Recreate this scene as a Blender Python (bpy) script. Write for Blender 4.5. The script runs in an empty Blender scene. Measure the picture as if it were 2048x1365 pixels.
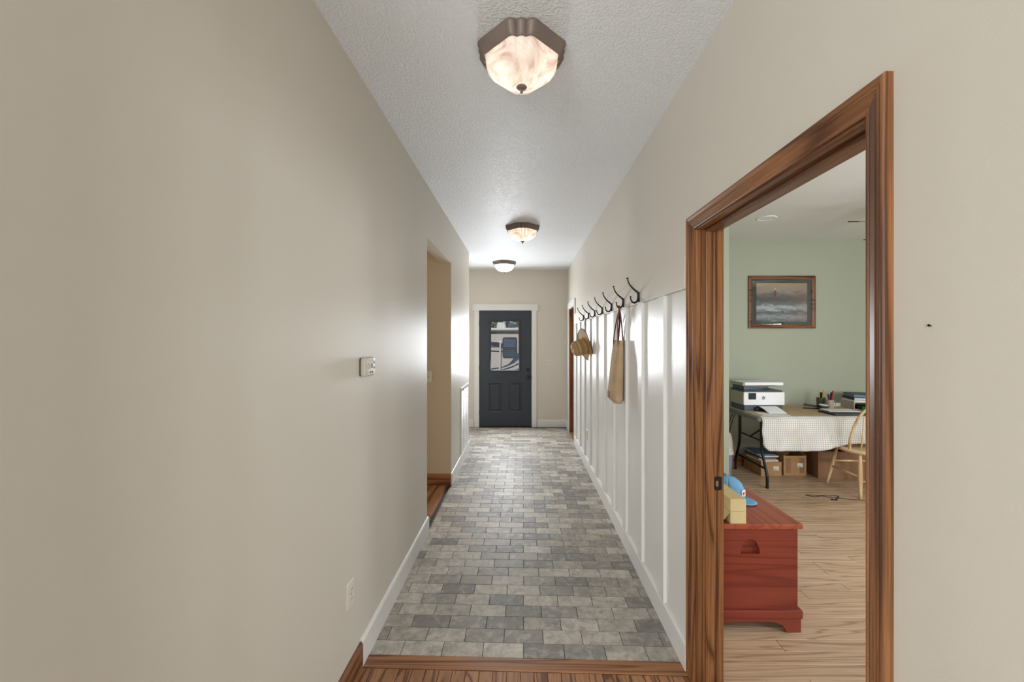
import bpy, math, random
from mathutils import Vector, Matrix
random.seed(7)
PI = math.pi
sc = bpy.context.scene
COL = sc.collection

# ------------------------------------------------------------------ camera
F_PX = 840.0
cam_d = bpy.data.cameras.new('camera'); cam = bpy.data.objects.new('camera', cam_d); COL.objects.link(cam)
cam_d.sensor_width = 36.0; cam_d.lens = F_PX / 2048 * 36.0
cam_d.shift_x = -23.0 / 2048; cam_d.shift_y = -1.2 / 2048
cam_d.clip_start = 0.02; cam_d.clip_end = 200
CAMZ = 1.515
cam.location = (0, 0, CAMZ); cam.rotation_euler = (PI / 2, 0, 0)
sc.camera = cam

# ------------------------------------------------------------------ world, sun, daylight, added fill lamps, exposure
w = bpy.data.worlds.new('world'); sc.world = w; w.use_nodes = True
nt = w.node_tree; nt.nodes.clear()
sky = nt.nodes.new('ShaderNodeTexSky'); sky.sky_type = 'NISHITA'; sky.sun_disc = False
sky.sun_elevation = math.radians(50); sky.sun_rotation = math.radians(170)
bg = nt.nodes.new('ShaderNodeBackground'); bg.inputs['Strength'].default_value = 0.045
wo = nt.nodes.new('ShaderNodeOutputWorld')
nt.links.new(sky.outputs[0], bg.inputs[0]); nt.links.new(bg.outputs[0], wo.inputs[0])

def lamp(name, kind, loc, rot, energy, color=(1, 1, 1), **kw):
    d = bpy.data.lights.new(name, kind); d.energy = energy; d.color = color
    for k, v in kw.items(): setattr(d, k, v)
    o = bpy.data.objects.new(name, d); COL.objects.link(o)
    o.location = loc; o.rotation_euler = rot
    return o
lamp('sun', 'SUN', (0, 0, 12), (math.radians(48), 0, math.radians(-14)), 1.6, (1, .95, .86), angle=.01)
lamp('door_daylight', 'AREA', (-.327, 7.335, 1.424), (-PI / 2 + .06, 0, 0), 41, (.90, .95, 1.0), shape='RECTANGLE', size=.48, size_y=.84, spread=math.radians(168))
lamp('living_room_fill', 'AREA', (-2.7, -5.15, 1.5), (PI / 2 + .3, 0, 0), 220, (.94, .975, 1), shape='RECTANGLE', size=1.9, size_y=2.0)  # added fill from an invented living room, tilted up to lift the ceiling
lamp('living_room_fill', 'AREA', (1.9, -5.15, 1.5), (PI / 2 + .3, 0, 0), 72, (.94, .975, 1), shape='RECTANGLE', size=3.3, size_y=2.0)  # second added fill behind the camera, for the left hall wall
lamp('office_daylight_and_fill', 'AREA', (5.28, 1.15, 1.36), (0, PI / 2, 0), 40, (.93, .97, 1.0), shape='RECTANGLE', size=1.0, size_y=.8)
lamp('office_daylight_and_fill', 'AREA', (3.4, .62, 1.45), (PI / 2, 0, 0), 52, (.95, .98, 1.0), shape='RECTANGLE', size=1.6, size_y=1.15)  # added fill for the back wall and table front, source unseen
lamp('passage_fill', 'AREA', (-3.55, 3.85, 1.45), (0, -PI / 2, 0), 14, (1, .93, .82), shape='RECTANGLE', size=1.3, size_y=.8)  # added fill, there is no window at this end of the passage

sc.view_settings.view_transform = 'Standard'; sc.view_settings.look = 'None'
sc.view_settings.exposure = 0.33; sc.view_settings.gamma = 1.0
sc.view_settings.use_curve_mapping = False
try:
    sc.cycles.use_denoising = True
    sc.cycles.max_bounces = 8; sc.cycles.diffuse_bounces = 5; sc.cycles.glossy_bounces = 3
    sc.cycles.use_adaptive_sampling = True; sc.cycles.adaptive_threshold = .03
except Exception: pass

# ------------------------------------------------------------------ materials
def srgb(r, g, b):
    f = lambda c: (c / 255 / 12.92) if c / 255 <= .04045 else ((c / 255 + .055) / 1.055) ** 2.4
    return (f(r), f(g), f(b), 1)
class NT:
    def __init__(s, name):
        s.m = bpy.data.materials.new(name); s.m.use_nodes = True
        s.t = s.m.node_tree; s.b = s.t.nodes['Principled BSDF']; s.out = s.t.nodes['Material Output']
    def n(s, kind, **kw):
        x = s.t.nodes.new(kind)
        for k, v in kw.items():
            if hasattr(x, k) and not isinstance(v, tuple): setattr(x, k, v)
            else: x.inputs[k.replace('_', ' ').title() if k.islower() else k].default_value = v
        return x
    def l(s, a, b): s.t.links.new(a, b)
    def math(s, op, a, b=None):
        x = s.t.nodes.new('ShaderNodeMath'); x.operation = op
        for i, v in ((0, a), (1, b)):
            if v is None: continue
            if hasattr(v, 'is_linked'): s.l(v, x.inputs[i])
            else: x.inputs[i].default_value = v
        return x.outputs[0]
    def ramp(s, fac, stops, interp='LINEAR'):
        x = s.t.nodes.new('ShaderNodeValToRGB'); cr = x.color_ramp; cr.interpolation = interp
        while len(cr.elements) < len(stops): cr.elements.new(.5)
        for e, (p, c) in zip(cr.elements, stops): e.position = p; e.color = c
        s.l(fac, x.inputs[0]); return x.outputs[0]
    def mix(s, fac, a, b, blend='MIX'):
        x = s.t.nodes.new('ShaderNodeMix'); x.data_type = 'RGBA'; x.blend_type = blend
        for i, v in ((0, fac), (6, a), (7, b)):
            if hasattr(v, 'is_linked'): s.l(v, x.inputs[i])
            else: x.inputs[i].default_value = v
        return x.outputs[2]
    def noise(s, vec, scale, detail=2, rough=.5, dist=0):
        x = s.t.nodes.new('ShaderNodeTexNoise')
        x.inputs['Scale'].default_value = scale; x.inputs['Detail'].default_value = detail
        x.inputs['Roughness'].default_value = rough; x.inputs['Distortion'].default_value = dist
        if vec is not None: s.l(vec, x.inputs['Vector'])
        return x.outputs[0]
    def coords(s, scale=(1, 1, 1), random_offset=False, island=False):
        tc = s.t.nodes.new('ShaderNodeTexCoord'); v = tc.outputs['Object']; r = None
        if random_offset or island:
            if island: r = s.t.nodes.new('ShaderNodeNewGeometry').outputs['Random Per Island']
            else: r = s.t.nodes.new('ShaderNodeObjectInfo').outputs['Random']
            k = s.math('MULTIPLY', r, 37.0)
            a = s.t.nodes.new('ShaderNodeVectorMath'); a.operation = 'ADD'
            s.l(v, a.inputs[0]); s.l(k, a.inputs[1]); v = a.outputs[0]
        m = s.t.nodes.new('ShaderNodeMapping'); m.inputs['Scale'].default_value = scale
        s.l(v, m.inputs['Vector']); return m.outputs[0], r
    def bump(s, h, strength, dist):
        x = s.t.nodes.new('ShaderNodeBump'); x.inputs['Strength'].default_value = strength
        x.inputs['Distance'].default_value = dist; s.l(h, x.inputs['Height']); s.l(x.outputs[0], s.b.inputs['Normal'])
    def rough(s, v): s.b.inputs['Roughness'].default_value = v
    def spec(s, v): s.b.inputs['Specular IOR Level'].default_value = v
def flat(name, rgb, rough=.5, metal=0, spec=.5, var=0.04, scale=30):
    n = NT(name); v, _ = n.coords()
    c = srgb(*rgb); d = tuple(max(0, x * (1 - var * 3)) for x in c[:3]) + (1,)
    col = n.ramp(n.noise(v, scale, 3), [(.3, d), (.6, c)])
    n.l(col, n.b.inputs['Base Color']); n.rough(rough); n.b.inputs['Metallic'].default_value = metal; n.spec(spec)
    return n.m
def paint(name, rgb, rough, bscale, bstr, bdist=.002, spec=.5, sharp=None):
    n = NT(name); v, _ = n.coords()
    c = srgb(*rgb)
    big = n.noise(v, 1.3, 2)
    n.l(n.ramp(big, [(.35, tuple(x * .985 for x in c[:3]) + (1,)), (.65, c)]), n.b.inputs['Base Color'])
    h = n.noise(v, bscale, 3, .55)
    if sharp: h = n.ramp(h, [(sharp[0], (0, 0, 0, 1)), (sharp[1], (1, 1, 1, 1))])
    n.bump(h, bstr, bdist); n.rough(rough); n.spec(spec)
    return n.m
def wood(name, light, mid, dark, axis='X', freq=7.0, base=5.0, rough=.4, pores=.35, tint=.15, stretch=.07, spec=.45):
    n = NT(name)
    a = {'X': (stretch, 1, 1), 'Y': (1, stretch, 1), 'Z': (1, 1, stretch)}[axis]
    v, r = n.coords(a, True)
    h = n.noise(v, base, 2, .45, .3)
    rings = n.math('MULTIPLY', n.math('ADD', n.math('SINE', n.math('MULTIPLY', h, freq * 6.28)), 1.0), .5)
    fine_v, _ = n.coords(tuple(x * (.35 if x < 1 else 1) for x in a), True)
    fine = n.noise(fine_v, 190, 3, .6)
    broad = n.noise(v, 2.3, 2)
    col = n.ramp(rings, [(0, srgb(*dark)), (.13, srgb(*mid)), (.55, srgb(*light))])
    col = n.mix(n.math('MULTIPLY', n.ramp(fine, [(.42, (1, 1, 1, 1)), (.58, (0, 0, 0, 1))]), pores), col, srgb(*[x * .72 for x in dark]))
    t = n.math('ADD', n.math('MULTIPLY', n.math('ADD', n.math('MULTIPLY', r, .7), n.math('MULTIPLY', broad, .3)), tint * 2), 1 - tint)
    g = n.t.nodes.new('ShaderNodeCombineColor')
    for i in range(3): n.l(t, g.inputs[i])
    col = n.mix(1.0, col, g.outputs[0], 'MULTIPLY')
    n.l(col, n.b.inputs['Base Color']); n.rough(rough); n.spec(spec)
    n.bump(rings, .08, .0006)
    return n.m
def tile_mat(name, island=False):
    n = NT(name)
    v, r = n.coords((1, 1, 1), not island, island)
    base = n.ramp(r, [(0, srgb(138, 134, 127)), (.17, srgb(160, 155, 146)), (.36, srgb(186, 177, 164)), (.56, srgb(206, 197, 183)), (.76, srgb(219, 210, 196)), (.92, srgb(170, 161, 148))], 'CONSTANT')
    cl = n.noise(v, 16, 5, .62, .6)
    col = n.mix(n.ramp(cl, [(.38, (.62, .62, .62, 1)), (.66, (0, 0, 0, 1))]), base, srgb(128, 124, 118))
    col = n.mix(1.0, col, n.ramp(n.noise(v, 26, 5, .65, .4), [(.3, (.70, .70, .70, 1)), (.5, (1, 1, 1, 1)), (.7, (1.0, 1.0, 1.0, 1))]), 'MULTIPLY')
    col = n.mix(n.ramp(n.noise(v, 21, 4, .6, .5), [(.5, (0, 0, 0, 1)), (.72, (.5, .5, .5, 1))]), col, srgb(206, 200, 188))
    cl2 = n.noise(v, 70, 4, .65)
    col = n.mix(n.ramp(cl2, [(.56, (0, 0, 0, 1)), (.74, (.35, .35, .35, 1))]), col, srgb(110, 104, 98))
    n.l(col, n.b.inputs['Base Color'])
    n.l(n.ramp(cl, [(.3, (.46, .46, .46, 1)), (.7, (.62, .62, .62, 1))]), n.b.inputs['Roughness'])
    n.bump(cl2, .15, .0008); n.spec(.35)
    return n.m
def clear_glass(name, tint=(1, 1, 1, 1), ior=1.5):
    n = NT(name)
    tr = n.t.nodes.new('ShaderNodeBsdfTransparent'); tr.inputs[0].default_value = tint
    gl = n.t.nodes.new('ShaderNodeBsdfGlossy'); gl.inputs['Roughness'].default_value = .03
    fr = n.t.nodes.new('ShaderNodeFresnel'); fr.inputs[0].default_value = ior
    mx = n.t.nodes.new('ShaderNodeMixShader')
    n.l(fr.outputs[0], mx.inputs[0]); n.l(tr.outputs[0], mx.inputs[1]); n.l(gl.outputs[0], mx.inputs[2]); n.l(mx.outputs[0], n.out.inputs[0])
    return n.m
def alabaster():
    n = NT('alabaster_glass'); v, _ = n.coords()
    col = n.ramp(n.noise(v, 9, 4, .55, 2.2), [(.3, srgb(206, 182, 168)), (.5, srgb(238, 226, 216)), (.7, srgb(252, 248, 242))])
    tr = n.t.nodes.new('ShaderNodeBsdfTranslucent'); n.l(col, tr.inputs[0])
    n.l(col, n.b.inputs['Base Color']); n.rough(.25)
    mx = n.t.nodes.new('ShaderNodeMixShader'); mx.inputs[0].default_value = .5
    n.l(n.b.outputs[0], mx.inputs[1]); n.l(tr.outputs[0], mx.inputs[2]); n.l(mx.outputs[0], n.out.inputs[0])
    return n.m
def grid_cloth():
    n = NT('grid_cloth')
    uv = n.t.nodes.new('ShaderNodeTexCoord').outputs['UV']
    sx = n.t.nodes.new('ShaderNodeSeparateXYZ'); n.l(uv, sx.inputs[0])
    def line(o):
        f = n.math('FRACT', n.math('MULTIPLY', o, 1 / .021))
        return n.math('LESS_THAN', f, .26)
    g = n.math('MAXIMUM', line(sx.outputs[0]), line(sx.outputs[1]))
    v, _ = n.coords()
    base = n.ramp(n.noise(v, 6, 3), [(.35, srgb(222, 214, 203)), (.65, srgb(240, 236, 228))])
    n.l(n.mix(n.math('MULTIPLY', g, .75), base, srgb(146, 156, 164)), n.b.inputs['Base Color']); n.rough(.85)
    n.bump(n.noise(v, 25, 2), .25, .004)
    return n.m
def straw(name, rgb):
    n = NT(name); v, _ = n.coords()
    wv = n.t.nodes.new('ShaderNodeTexWave'); wv.wave_type = 'RINGS'; wv.rings_direction = 'Z'
    wv.inputs['Scale'].default_value = 38; wv.inputs['Distortion'].default_value = 1.2; wv.inputs['Detail Scale'].default_value = 6
    n.l(v, wv.inputs['Vector']); c = srgb(*rgb)
    n.l(n.ramp(wv.outputs[1], [(.2, tuple(x * .55 for x in c[:3]) + (1,)), (.7, c)]), n.b.inputs['Base Color'])
    n.bump(wv.outputs[1], .5, .002); n.rough(.7); return n.m
def canvas(name, rgb):
    n = NT(name); v, _ = n.coords(); c = srgb(*rgb)
    n.l(n.ramp(n.noise(v, 9, 4), [(.3, tuple(x * .82 for x in c[:3]) + (1,)), (.7, c)]), n.b.inputs['Base Color'])
    n.bump(n.noise(v, 420, 2), .3, .001); n.rough(.9); return n.m
def seascape():
    n = NT('stormy_seascape_print')
    uv = n.t.nodes.new('ShaderNodeTexCoord').outputs['UV']
    sx = n.t.nodes.new('ShaderNodeSeparateXYZ'); n.l(uv, sx.inputs[0])
    m = n.t.nodes.new('ShaderNodeMapping'); m.inputs['Scale'].default_value = (1.2, 2.6, 1); n.l(uv, m.inputs[0])
    d = n.noise(m.outputs[0], 4.0, 6, .6, .8)
    y = n.math('ADD', sx.outputs[1], n.math('MULTIPLY', n.math('SUBTRACT', d, .5), .34))
    col = n.ramp(y, [(0, srgb(52, 70, 74)), (.12, srgb(150, 150, 150)), (.24, srgb(70, 78, 84)), (.36, srgb(176, 182, 182)), (.47, srgb(96, 104, 108)), (.56, srgb(74, 64, 60)), (.68, srgb(98, 88, 86)), (.8, srgb(150, 138, 124)), (1, srgb(172, 150, 118))])
    warm = n.ramp(sx.outputs[0], [(.55, (0, 0, 0, 1)), (1, (.35, .35, .35, 1))])
    n.l(n.mix(warm, col, srgb(150, 112, 96)), n.b.inputs['Base Color']); n.rough(.5); return n.m
def leaf_mat(name, a, b):
    n = NT(name)
    r = n.t.nodes.new('ShaderNodeNewGeometry').outputs['Random Per Island']
    n.l(n.ramp(r, [(0, srgb(*a)), (1, srgb(*b))]), n.b.inputs['Base Color']); n.rough(.7); return n.m
def printed_page():
    n = NT('printed_page')
    uv = n.t.nodes.new('ShaderNodeTexCoord').outputs['UV']
    sx = n.t.nodes.new('ShaderNodeSeparateXYZ'); n.l(uv, sx.inputs[0])
    ln = n.math('LESS_THAN', n.math('FRACT', n.math('MULTIPLY', sx.outputs[1], 16)), .3)
    ins = n.math('MULTIPLY', n.math('GREATER_THAN', sx.outputs[0], .15), n.math('LESS_THAN', sx.outputs[0], .8))
    n.l(n.mix(n.math('MULTIPLY', n.math('MULTIPLY', ln, ins), .3), srgb(236, 235, 240), srgb(120, 120, 130)), n.b.inputs['Base Color'])
    n.rough(.8); return n.m

M = dict(
    wall=paint('beige_wall_paint', (211, 205, 193), .46, 130, .22, .0012, .45),
    endwall=paint('pale_wall_paint', (214, 208, 197), .45, 130, .2, .0012, .4),
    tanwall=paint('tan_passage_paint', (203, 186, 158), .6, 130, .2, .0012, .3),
    ceil=paint('textured_ceiling_white', (243, 246, 250), .45, 95, .75, .0035, .45, (.42, .62)),
    officeceil=paint('smooth_ceiling_white', (226, 226, 224), .45, 90, .1, .001, .4),
    green=paint('sage_green_paint', (170, 175, 157), .6, 130, .15, .001, .3),
    trim=paint('white_trim_paint', (228, 227, 224), .33, 60, .16, .0015, .5),
    oak=wood('stained_oak', (150, 101, 62), (132, 86, 51), (92, 55, 31), 'Z', 9, 8, .34, .45, .08, .05),
    oak_h=wood('stained_oak_along_y', (150, 101, 62), (132, 86, 51), (92, 55, 31), 'Y', 9, 8, .34, .45, .08, .05),
    oak_x=wood('stained_oak_along_x', (168, 114, 70), (150, 98, 58), (104, 62, 34), 'X', 8, 8, .36, .35, .08, .05),
    plank_y=wood('oak_floor_along_y', (172, 122, 82), (150, 101, 64), (104, 64, 40), 'Y', 8, 10, .36, .35, .14, .10),
    plank_x=wood('pale_oak_floor_along_x', (205, 176, 147), (197, 166, 136), (170, 136, 108), 'X', 8, 10, .32, .25, .10, .06),
    passage=wood('passage_oak_floor', (176, 126, 84), (156, 108, 70), (116, 74, 46), 'Y', 5, 9, .4, .3, .15),
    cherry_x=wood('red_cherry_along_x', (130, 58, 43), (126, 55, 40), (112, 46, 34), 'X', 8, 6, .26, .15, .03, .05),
    cherry_y_lit=wood('lit_red_cherry_along_y', (164, 84, 58), (160, 80, 55), (146, 70, 48), 'Y', 7, 5, .24, .12, .03, .05),  # lid's reflected light put into the colour, lighter than the end boards
    pale=wood('pale_chair_wood', (228, 200, 158), (216, 186, 144), (192, 158, 116), 'Z', 3, 6, .4, .1, .05),
    frame=wood('picture_frame_wood', (134, 84, 54), (112, 66, 42), (78, 44, 28), 'X', 5, 9, .4, .3),
    grout=flat('grout', (84, 80, 76), .9), subfloor=flat('subfloor_seams', (70, 46, 30), .9),
    tile=tile_mat('grey_brick_tile'), tile_far=tile_mat('grey_brick_tile_far', True),
    door=paint('charcoal_blue_door_paint', (50, 57, 66), .4, 60, .06, .001, .4),
    black=flat('black_hardware', (24, 23, 24), .42, 0, .5), iron=flat('black_iron', (34, 32, 31), .38, .6),
    chrome=flat('satin_nickel', (176, 172, 166), .3, 1), bronze=flat('bronze_strike', (60, 46, 34), .45, .5),
    pan=flat('taupe_fixture_metal', (128, 112, 103), .48, .15, .5, .05, 8),
    alabaster=alabaster(), glass=clear_glass('window_glass'), picglass=clear_glass('picture_glass', (1, 1, 1, 1), 1.45),
    plate=flat('ivory_plastic', (222, 216, 204), .4, 0, .5, .01), stat=flat('thermostat_plastic', (206, 198, 186), .32, 0, .5, .01),
    lcd=flat('lcd_grey', (104, 106, 94), .2), dark=flat('dark_slot', (40, 36, 33), .6), btn=flat('grey_button', (96, 90, 84), .5),
    straw=straw('woven_straw', (196, 158, 108)), band=flat('black_hat_band', (36, 32, 30), .7),
    canvas=canvas('tan_canvas', (190, 162, 128)), strap=flat('oxblood_leather', (98, 50, 42), .5), patch=flat('brown_leather', (116, 58, 36), .55),
    cardboard=flat('cardboard', (186, 146, 104), .85, 0, .2, .06, 14), cardtape=flat('packing_tape', (150, 110, 78), .4), label=flat('white_paper', (232, 230, 226), .8, 0, .3, .01),
    cream=flat('cream_carton', (206, 186, 138), .75, 0, .3, .02), cardflap=flat('tan_cardboard', (196, 158, 106), .85),
    tabletop=flat('table_plastic_grey', (118, 116, 112), .55), steel=flat('black_table_steel', (22, 22, 24), .35, .2),
    cloth=grid_cloth(), burlap=canvas('tan_table_cover', (196, 170, 132)),
    pwhite=flat('printer_white', (236, 236, 240), .35, 0, .5, .01), pgrey=flat('printer_warm_grey', (172, 164, 150), .5, 0, .5, .01), pdark=flat('printer_slate', (66, 76, 88), .4, 0, .5, .02),
    pblack=flat('printer_black', (40, 42, 46), .4), screen=flat('dark_screen', (36, 48, 58), .15), ink=flat('print_ink', (60, 66, 74), .6), page=printed_page(),
    capblue=flat('light_blue_cap', (112, 164, 204), .8, 0, .3, .03), capdark=flat('navy_mesh', (60, 74, 92), .85), capgrey=flat('grey_mesh', (110, 116, 120), .9), red=flat('red_patch', (190, 48, 56), .7),
    bin=flat('blue_grey_bin', (122, 134, 158), .5), bag=flat('white_bin_liner', (216, 200, 188), .5, 0, .5, .03),
    navy=flat('navy_binder', (32, 40, 54), .45), bluebox=flat('slate_blue_box', (92, 116, 150), .5), greencard=flat('green_card', (40, 150, 92), .6), redpen=flat('red_pen', (150, 26, 30), .35), yellow=flat('yellow_pencil', (206, 176, 60), .5), mug=flat('stoneware_mug', (178, 160, 146), .5), wire=flat('grey_mesh_cup', (96, 92, 88), .5, .4),
    mat=flat('grey_green_mat_board', (74, 80, 74), .9), art=seascape(), ochre=flat('lighthouse_paint', (206, 186, 150), .8),
    rvwhite=flat('camper_gelcoat', (214, 208, 204), .3, 0, .5, .01), rvblue=flat('camper_teal_stripe', (52, 88, 118), .3, 0, .5, .01), rvdark=flat('camper_dark_stripe', (40, 54, 68), .3), rvglass=flat('camper_window_tint', (28, 44, 66), .12), rvblind=flat('camper_blind', (72, 112, 158), .4), rvtrim=flat('camper_white_metal', (230, 232, 232), .35),
    bark=flat('bark', (74, 60, 48), .9), leaf=leaf_mat('dark_leaves', (30, 52, 28), (72, 98, 50)), ground=flat('dry_grass', (120, 122, 84), .95, 0, .2, .1, 3),
    carpet=flat('bounce_carpet', (206, 200, 190), .95, 0, .2, .03, 40),  # pale only to bounce light up to the ceiling
    recess=flat('lamp_trim_white', (240, 240, 238), .4), fan=flat('fan_walnut', (96, 66, 48), .5), cord=flat('black_cord', (28, 24, 24), .6), curtain=flat('white_curtain', (232, 234, 236), .9),
)

# ------------------------------------------------------------------ mesh helpers
class MB:
    def __init__(s): s.v = []; s.f = []; s.uv = None
    def add(s, vs, fs):
        o = len(s.v); s.v += [tuple(p) for p in vs]; s.f += [tuple(i + o for i in f) for f in fs]; return s
    def box(s, x0, x1, y0, y1, z0, z1):
        return s.add([(x0, y0, z0), (x1, y0, z0), (x1, y1, z0), (x0, y1, z0), (x0, y0, z1), (x1, y0, z1), (x1, y1, z1), (x0, y1, z1)],
                     [(3, 2, 1, 0), (4, 5, 6, 7), (0, 1, 5, 4), (1, 2, 6, 5), (2, 3, 7, 6), (3, 0, 4, 7)])
    def tube(s, pts, r, n=8, cap=True, flat=1.0):
        pts = [Vector(p) for p in pts]; rs = r if isinstance(r, (list, tuple)) else [r] * len(pts)
        vs = []; up = Vector((.013, .021, 1)).normalized(); N = None
        for i, p in enumerate(pts):
            t = (pts[min(i + 1, len(pts) - 1)] - pts[max(i - 1, 0)]).normalized()
            if N is None:
                N = up.cross(t)
                if N.length < .1: N = Vector((1, 0, 0)).cross(t)
            else: N = N - t * N.dot(t)
            N.normalize(); B = t.cross(N)
            for k in range(n):
                a = 2 * PI * k / n; vs.append(p + N * math.cos(a) * rs[i] + B * math.sin(a) * rs[i] * flat)
        fs = []
        for i in range(len(pts) - 1):
            for k in range(n): fs.append((i * n + k, i * n + (k + 1) % n, (i + 1) * n + (k + 1) % n, (i + 1) * n + k))
        if cap: fs += [tuple(range(n - 1, -1, -1)), tuple((len(pts) - 1) * n + k for k in range(n))]
        return s.add(vs, fs)
    def lathe(s, prof, n=24, c=(0, 0, 0), capb=False, capt=False):
        vs = []; fs = []
        for r, z in prof:
            for k in range(n): a = 2 * PI * k / n; vs.append((c[0] + r * math.cos(a), c[1] + r * math.sin(a), c[2] + z))
        for i in range(len(prof) - 1):
            for k in range(n): fs.append((i * n + k, i * n + (k + 1) % n, (i + 1) * n + (k + 1) % n, (i + 1) * n + k))
        if capb: fs.append(tuple(range(n - 1, -1, -1)))
        if capt: fs.append(tuple((len(prof) - 1) * n + k for k in range(n)))
        return s.add(vs, fs)
    def prism(s, poly, axis, a, b):
        """poly in the two other axes (order x,y,z without `axis`), extruded from a to b."""
        def P(u, v, w): return {'X': (w, u, v), 'Y': (u, w, v), 'Z': (u, v, w)}[axis]
        n = len(poly); vs = [P(u, v, a) for u, v in poly] + [P(u, v, b) for u, v in poly]
        fs = [tuple(range(n - 1, -1, -1)), tuple(range(n, 2 * n))] + [(i, (i + 1) % n, n + (i + 1) % n, n + i) for i in range(n)]
        return s.add(vs, fs)
    def loops(s, rings, closed=True, capa=False, capb=False):
        n = len(rings[0]); vs = [p for r in rings for p in r]; fs = []
        for i in range(len(rings) - 1):
            for k in range(n if closed else n - 1): fs.append((i * n + k, i * n + (k + 1) % n, (i + 1) * n + (k + 1) % n, (i + 1) * n + k))
        if capa: fs.append(tuple(range(n - 1, -1, -1)))
        if capb: fs.append(tuple((len(rings) - 1) * n + k for k in range(n)))
        return s.add(vs, fs)
    def xf(s, m):
        s.v = [tuple(m @ Vector(p)) for p in s.v]; return s
    def build(s, name, mat, parent=None, loc=None, smooth=False, bevel=0, seg=2, rot=None, subsurf=0, solid=0):
        me = bpy.data.meshes.new(name); me.from_pydata(s.v, [], s.f)
        if not getattr(s, 'nofix', False):
            import bmesh
            bm = bmesh.new(); bm.from_mesh(me); bmesh.ops.recalc_face_normals(bm, faces=bm.faces); bm.to_mesh(me); bm.free()
        me.validate(); me.update()
        me.materials.append(M[mat] if isinstance(mat, str) else mat)
        if smooth: me.polygons.foreach_set('use_smooth', [True] * len(me.polygons))
        return obj(name, me, parent, loc, bevel, seg, rot, subsurf, solid)
def obj(name, me, parent=None, loc=None, bevel=0, seg=2, rot=None, subsurf=0, solid=0):
    o = bpy.data.objects.new(name, me); COL.objects.link(o)
    if loc: o.location = loc
    if rot: o.rotation_euler = rot
    if parent: o.parent = parent
    if solid:
        md = o.modifiers.new('solid', 'SOLIDIFY'); md.thickness = solid; md.offset = 0
    if bevel:
        md = o.modifiers.new('bevel', 'BEVEL'); md.width = bevel; md.segments = seg; md.limit_method = 'ANGLE'; md.angle_limit = math.radians(40)
    if subsurf:
        md = o.modifiers.new('sub', 'SUBSURF'); md.levels = subsurf; md.render_levels = subsurf
    return o
def tag(o, label, cat, group=None, kind=None):
    o['label'] = label; o['category'] = cat
    if group: o['group'] = group
    if kind: o['kind'] = kind
    return o
def thing(name, label, cat, loc=(0, 0, 0), rz=0, group=None, kind=None):
    o = bpy.data.objects.new(name, None); COL.objects.link(o); o.empty_display_size = .1
    o.location = loc; o.rotation_euler = (0, 0, rz)
    return tag(o, label, cat, group, kind)
def S(name, mb, mat, label, cat, **kw): return tag(mb.build(name, mat, **kw), label, cat, kind='structure')
def box(*a): return MB().box(*a)
def copy_tree(o, parent=None):
    c = o.copy(); COL.objects.link(c); c.parent = parent
    for ch in list(o.children): copy_tree(ch, c)
    return c
def rounded(x0, x1, y0, y1, r, n=5):
    pts = []
    for cx, cy, a0 in ((x1 - r, y0 + r, -90), (x1 - r, y1 - r, 0), (x0 + r, y1 - r, 90), (x0 + r, y0 + r, 180)):
        for k in range(n + 1):
            a = math.radians(a0 + 90 * k / n); pts.append((cx + r * math.cos(a), cy + r * math.sin(a)))
    return pts
def spline(pts, n=6):
    """Catmull-Rom through pts."""
    P = [Vector(p) for p in pts]; out = []
    for i in range(len(P) - 1):
        a, b, c, d = P[max(i - 1, 0)], P[i], P[i + 1], P[min(i + 2, len(P) - 1)]
        for k in range(n):
            t = k / n
            out.append(.5 * ((2 * b) + (c - a) * t + (2 * a - 5 * b + 4 * c - d) * t * t + (3 * b - a - 3 * c + d) * t ** 3))
    out.append(P[-1]); return out
def text_mesh(name, body, size, mat, parent, loc, rot, depth=.0004):
    cu = bpy.data.curves.new(name, 'FONT'); cu.body = body; cu.size = size; cu.extrude = depth; cu.align_x = 'CENTER'; cu.align_y = 'CENTER'
    tmp = bpy.data.objects.new('tmp', cu); COL.objects.link(tmp)
    dg = bpy.context.evaluated_depsgraph_get()
    me = bpy.data.meshes.new_from_object(tmp.evaluated_get(dg)); me.name = name
    bpy.data.objects.remove(tmp); bpy.data.curves.remove(cu)
    me.materials.clear(); me.materials.append(M[mat])
    return obj(name, me, parent, loc, rot=rot)

# ------------------------------------------------------------------ the shell
XL, XR = -.758, .76            # hall walls
WT = .14                       # wall thickness
YE = 7.35                      # end wall
H = 2.743
OPX0, OPX1 = 3.30, 4.40        # side passage opening on the left
VX = -1.36                     # vestibule left
DY0, DY1, DH = .928, 1.849, 2.002   # office doorway between jambs
OX0 = XR + .114                # office side of hall wall
OXR, OYB, OYN = 5.35, 5.09, .55
YS = .42                       # hall walls start here, invented living room behind
# left wall
S('wall_left', box(XL - .11, XL, YS, OPX0, 0, H), 'wall', 'beige painted hall wall on the left holding the thermostat', 'wall')
S('wall_left', box(XL - .11, XL, OPX0, OPX1, 2.325, H), 'wall', 'beige wall strip above the side passage opening', 'wall')
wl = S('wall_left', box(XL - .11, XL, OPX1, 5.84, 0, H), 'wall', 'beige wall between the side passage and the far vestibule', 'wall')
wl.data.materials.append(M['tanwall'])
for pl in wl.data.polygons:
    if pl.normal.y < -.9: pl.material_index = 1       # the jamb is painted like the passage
S('wall_left', box(VX, XL - .11, 5.73, 5.84, 0, H), 'endwall', 'pale return wall of the vestibule left of the dark door', 'wall')
S('wall_left', box(VX - .11, VX, 5.73, YE, 0, H), 'endwall', 'pale vestibule side wall hidden left of the dark door', 'wall')
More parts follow.
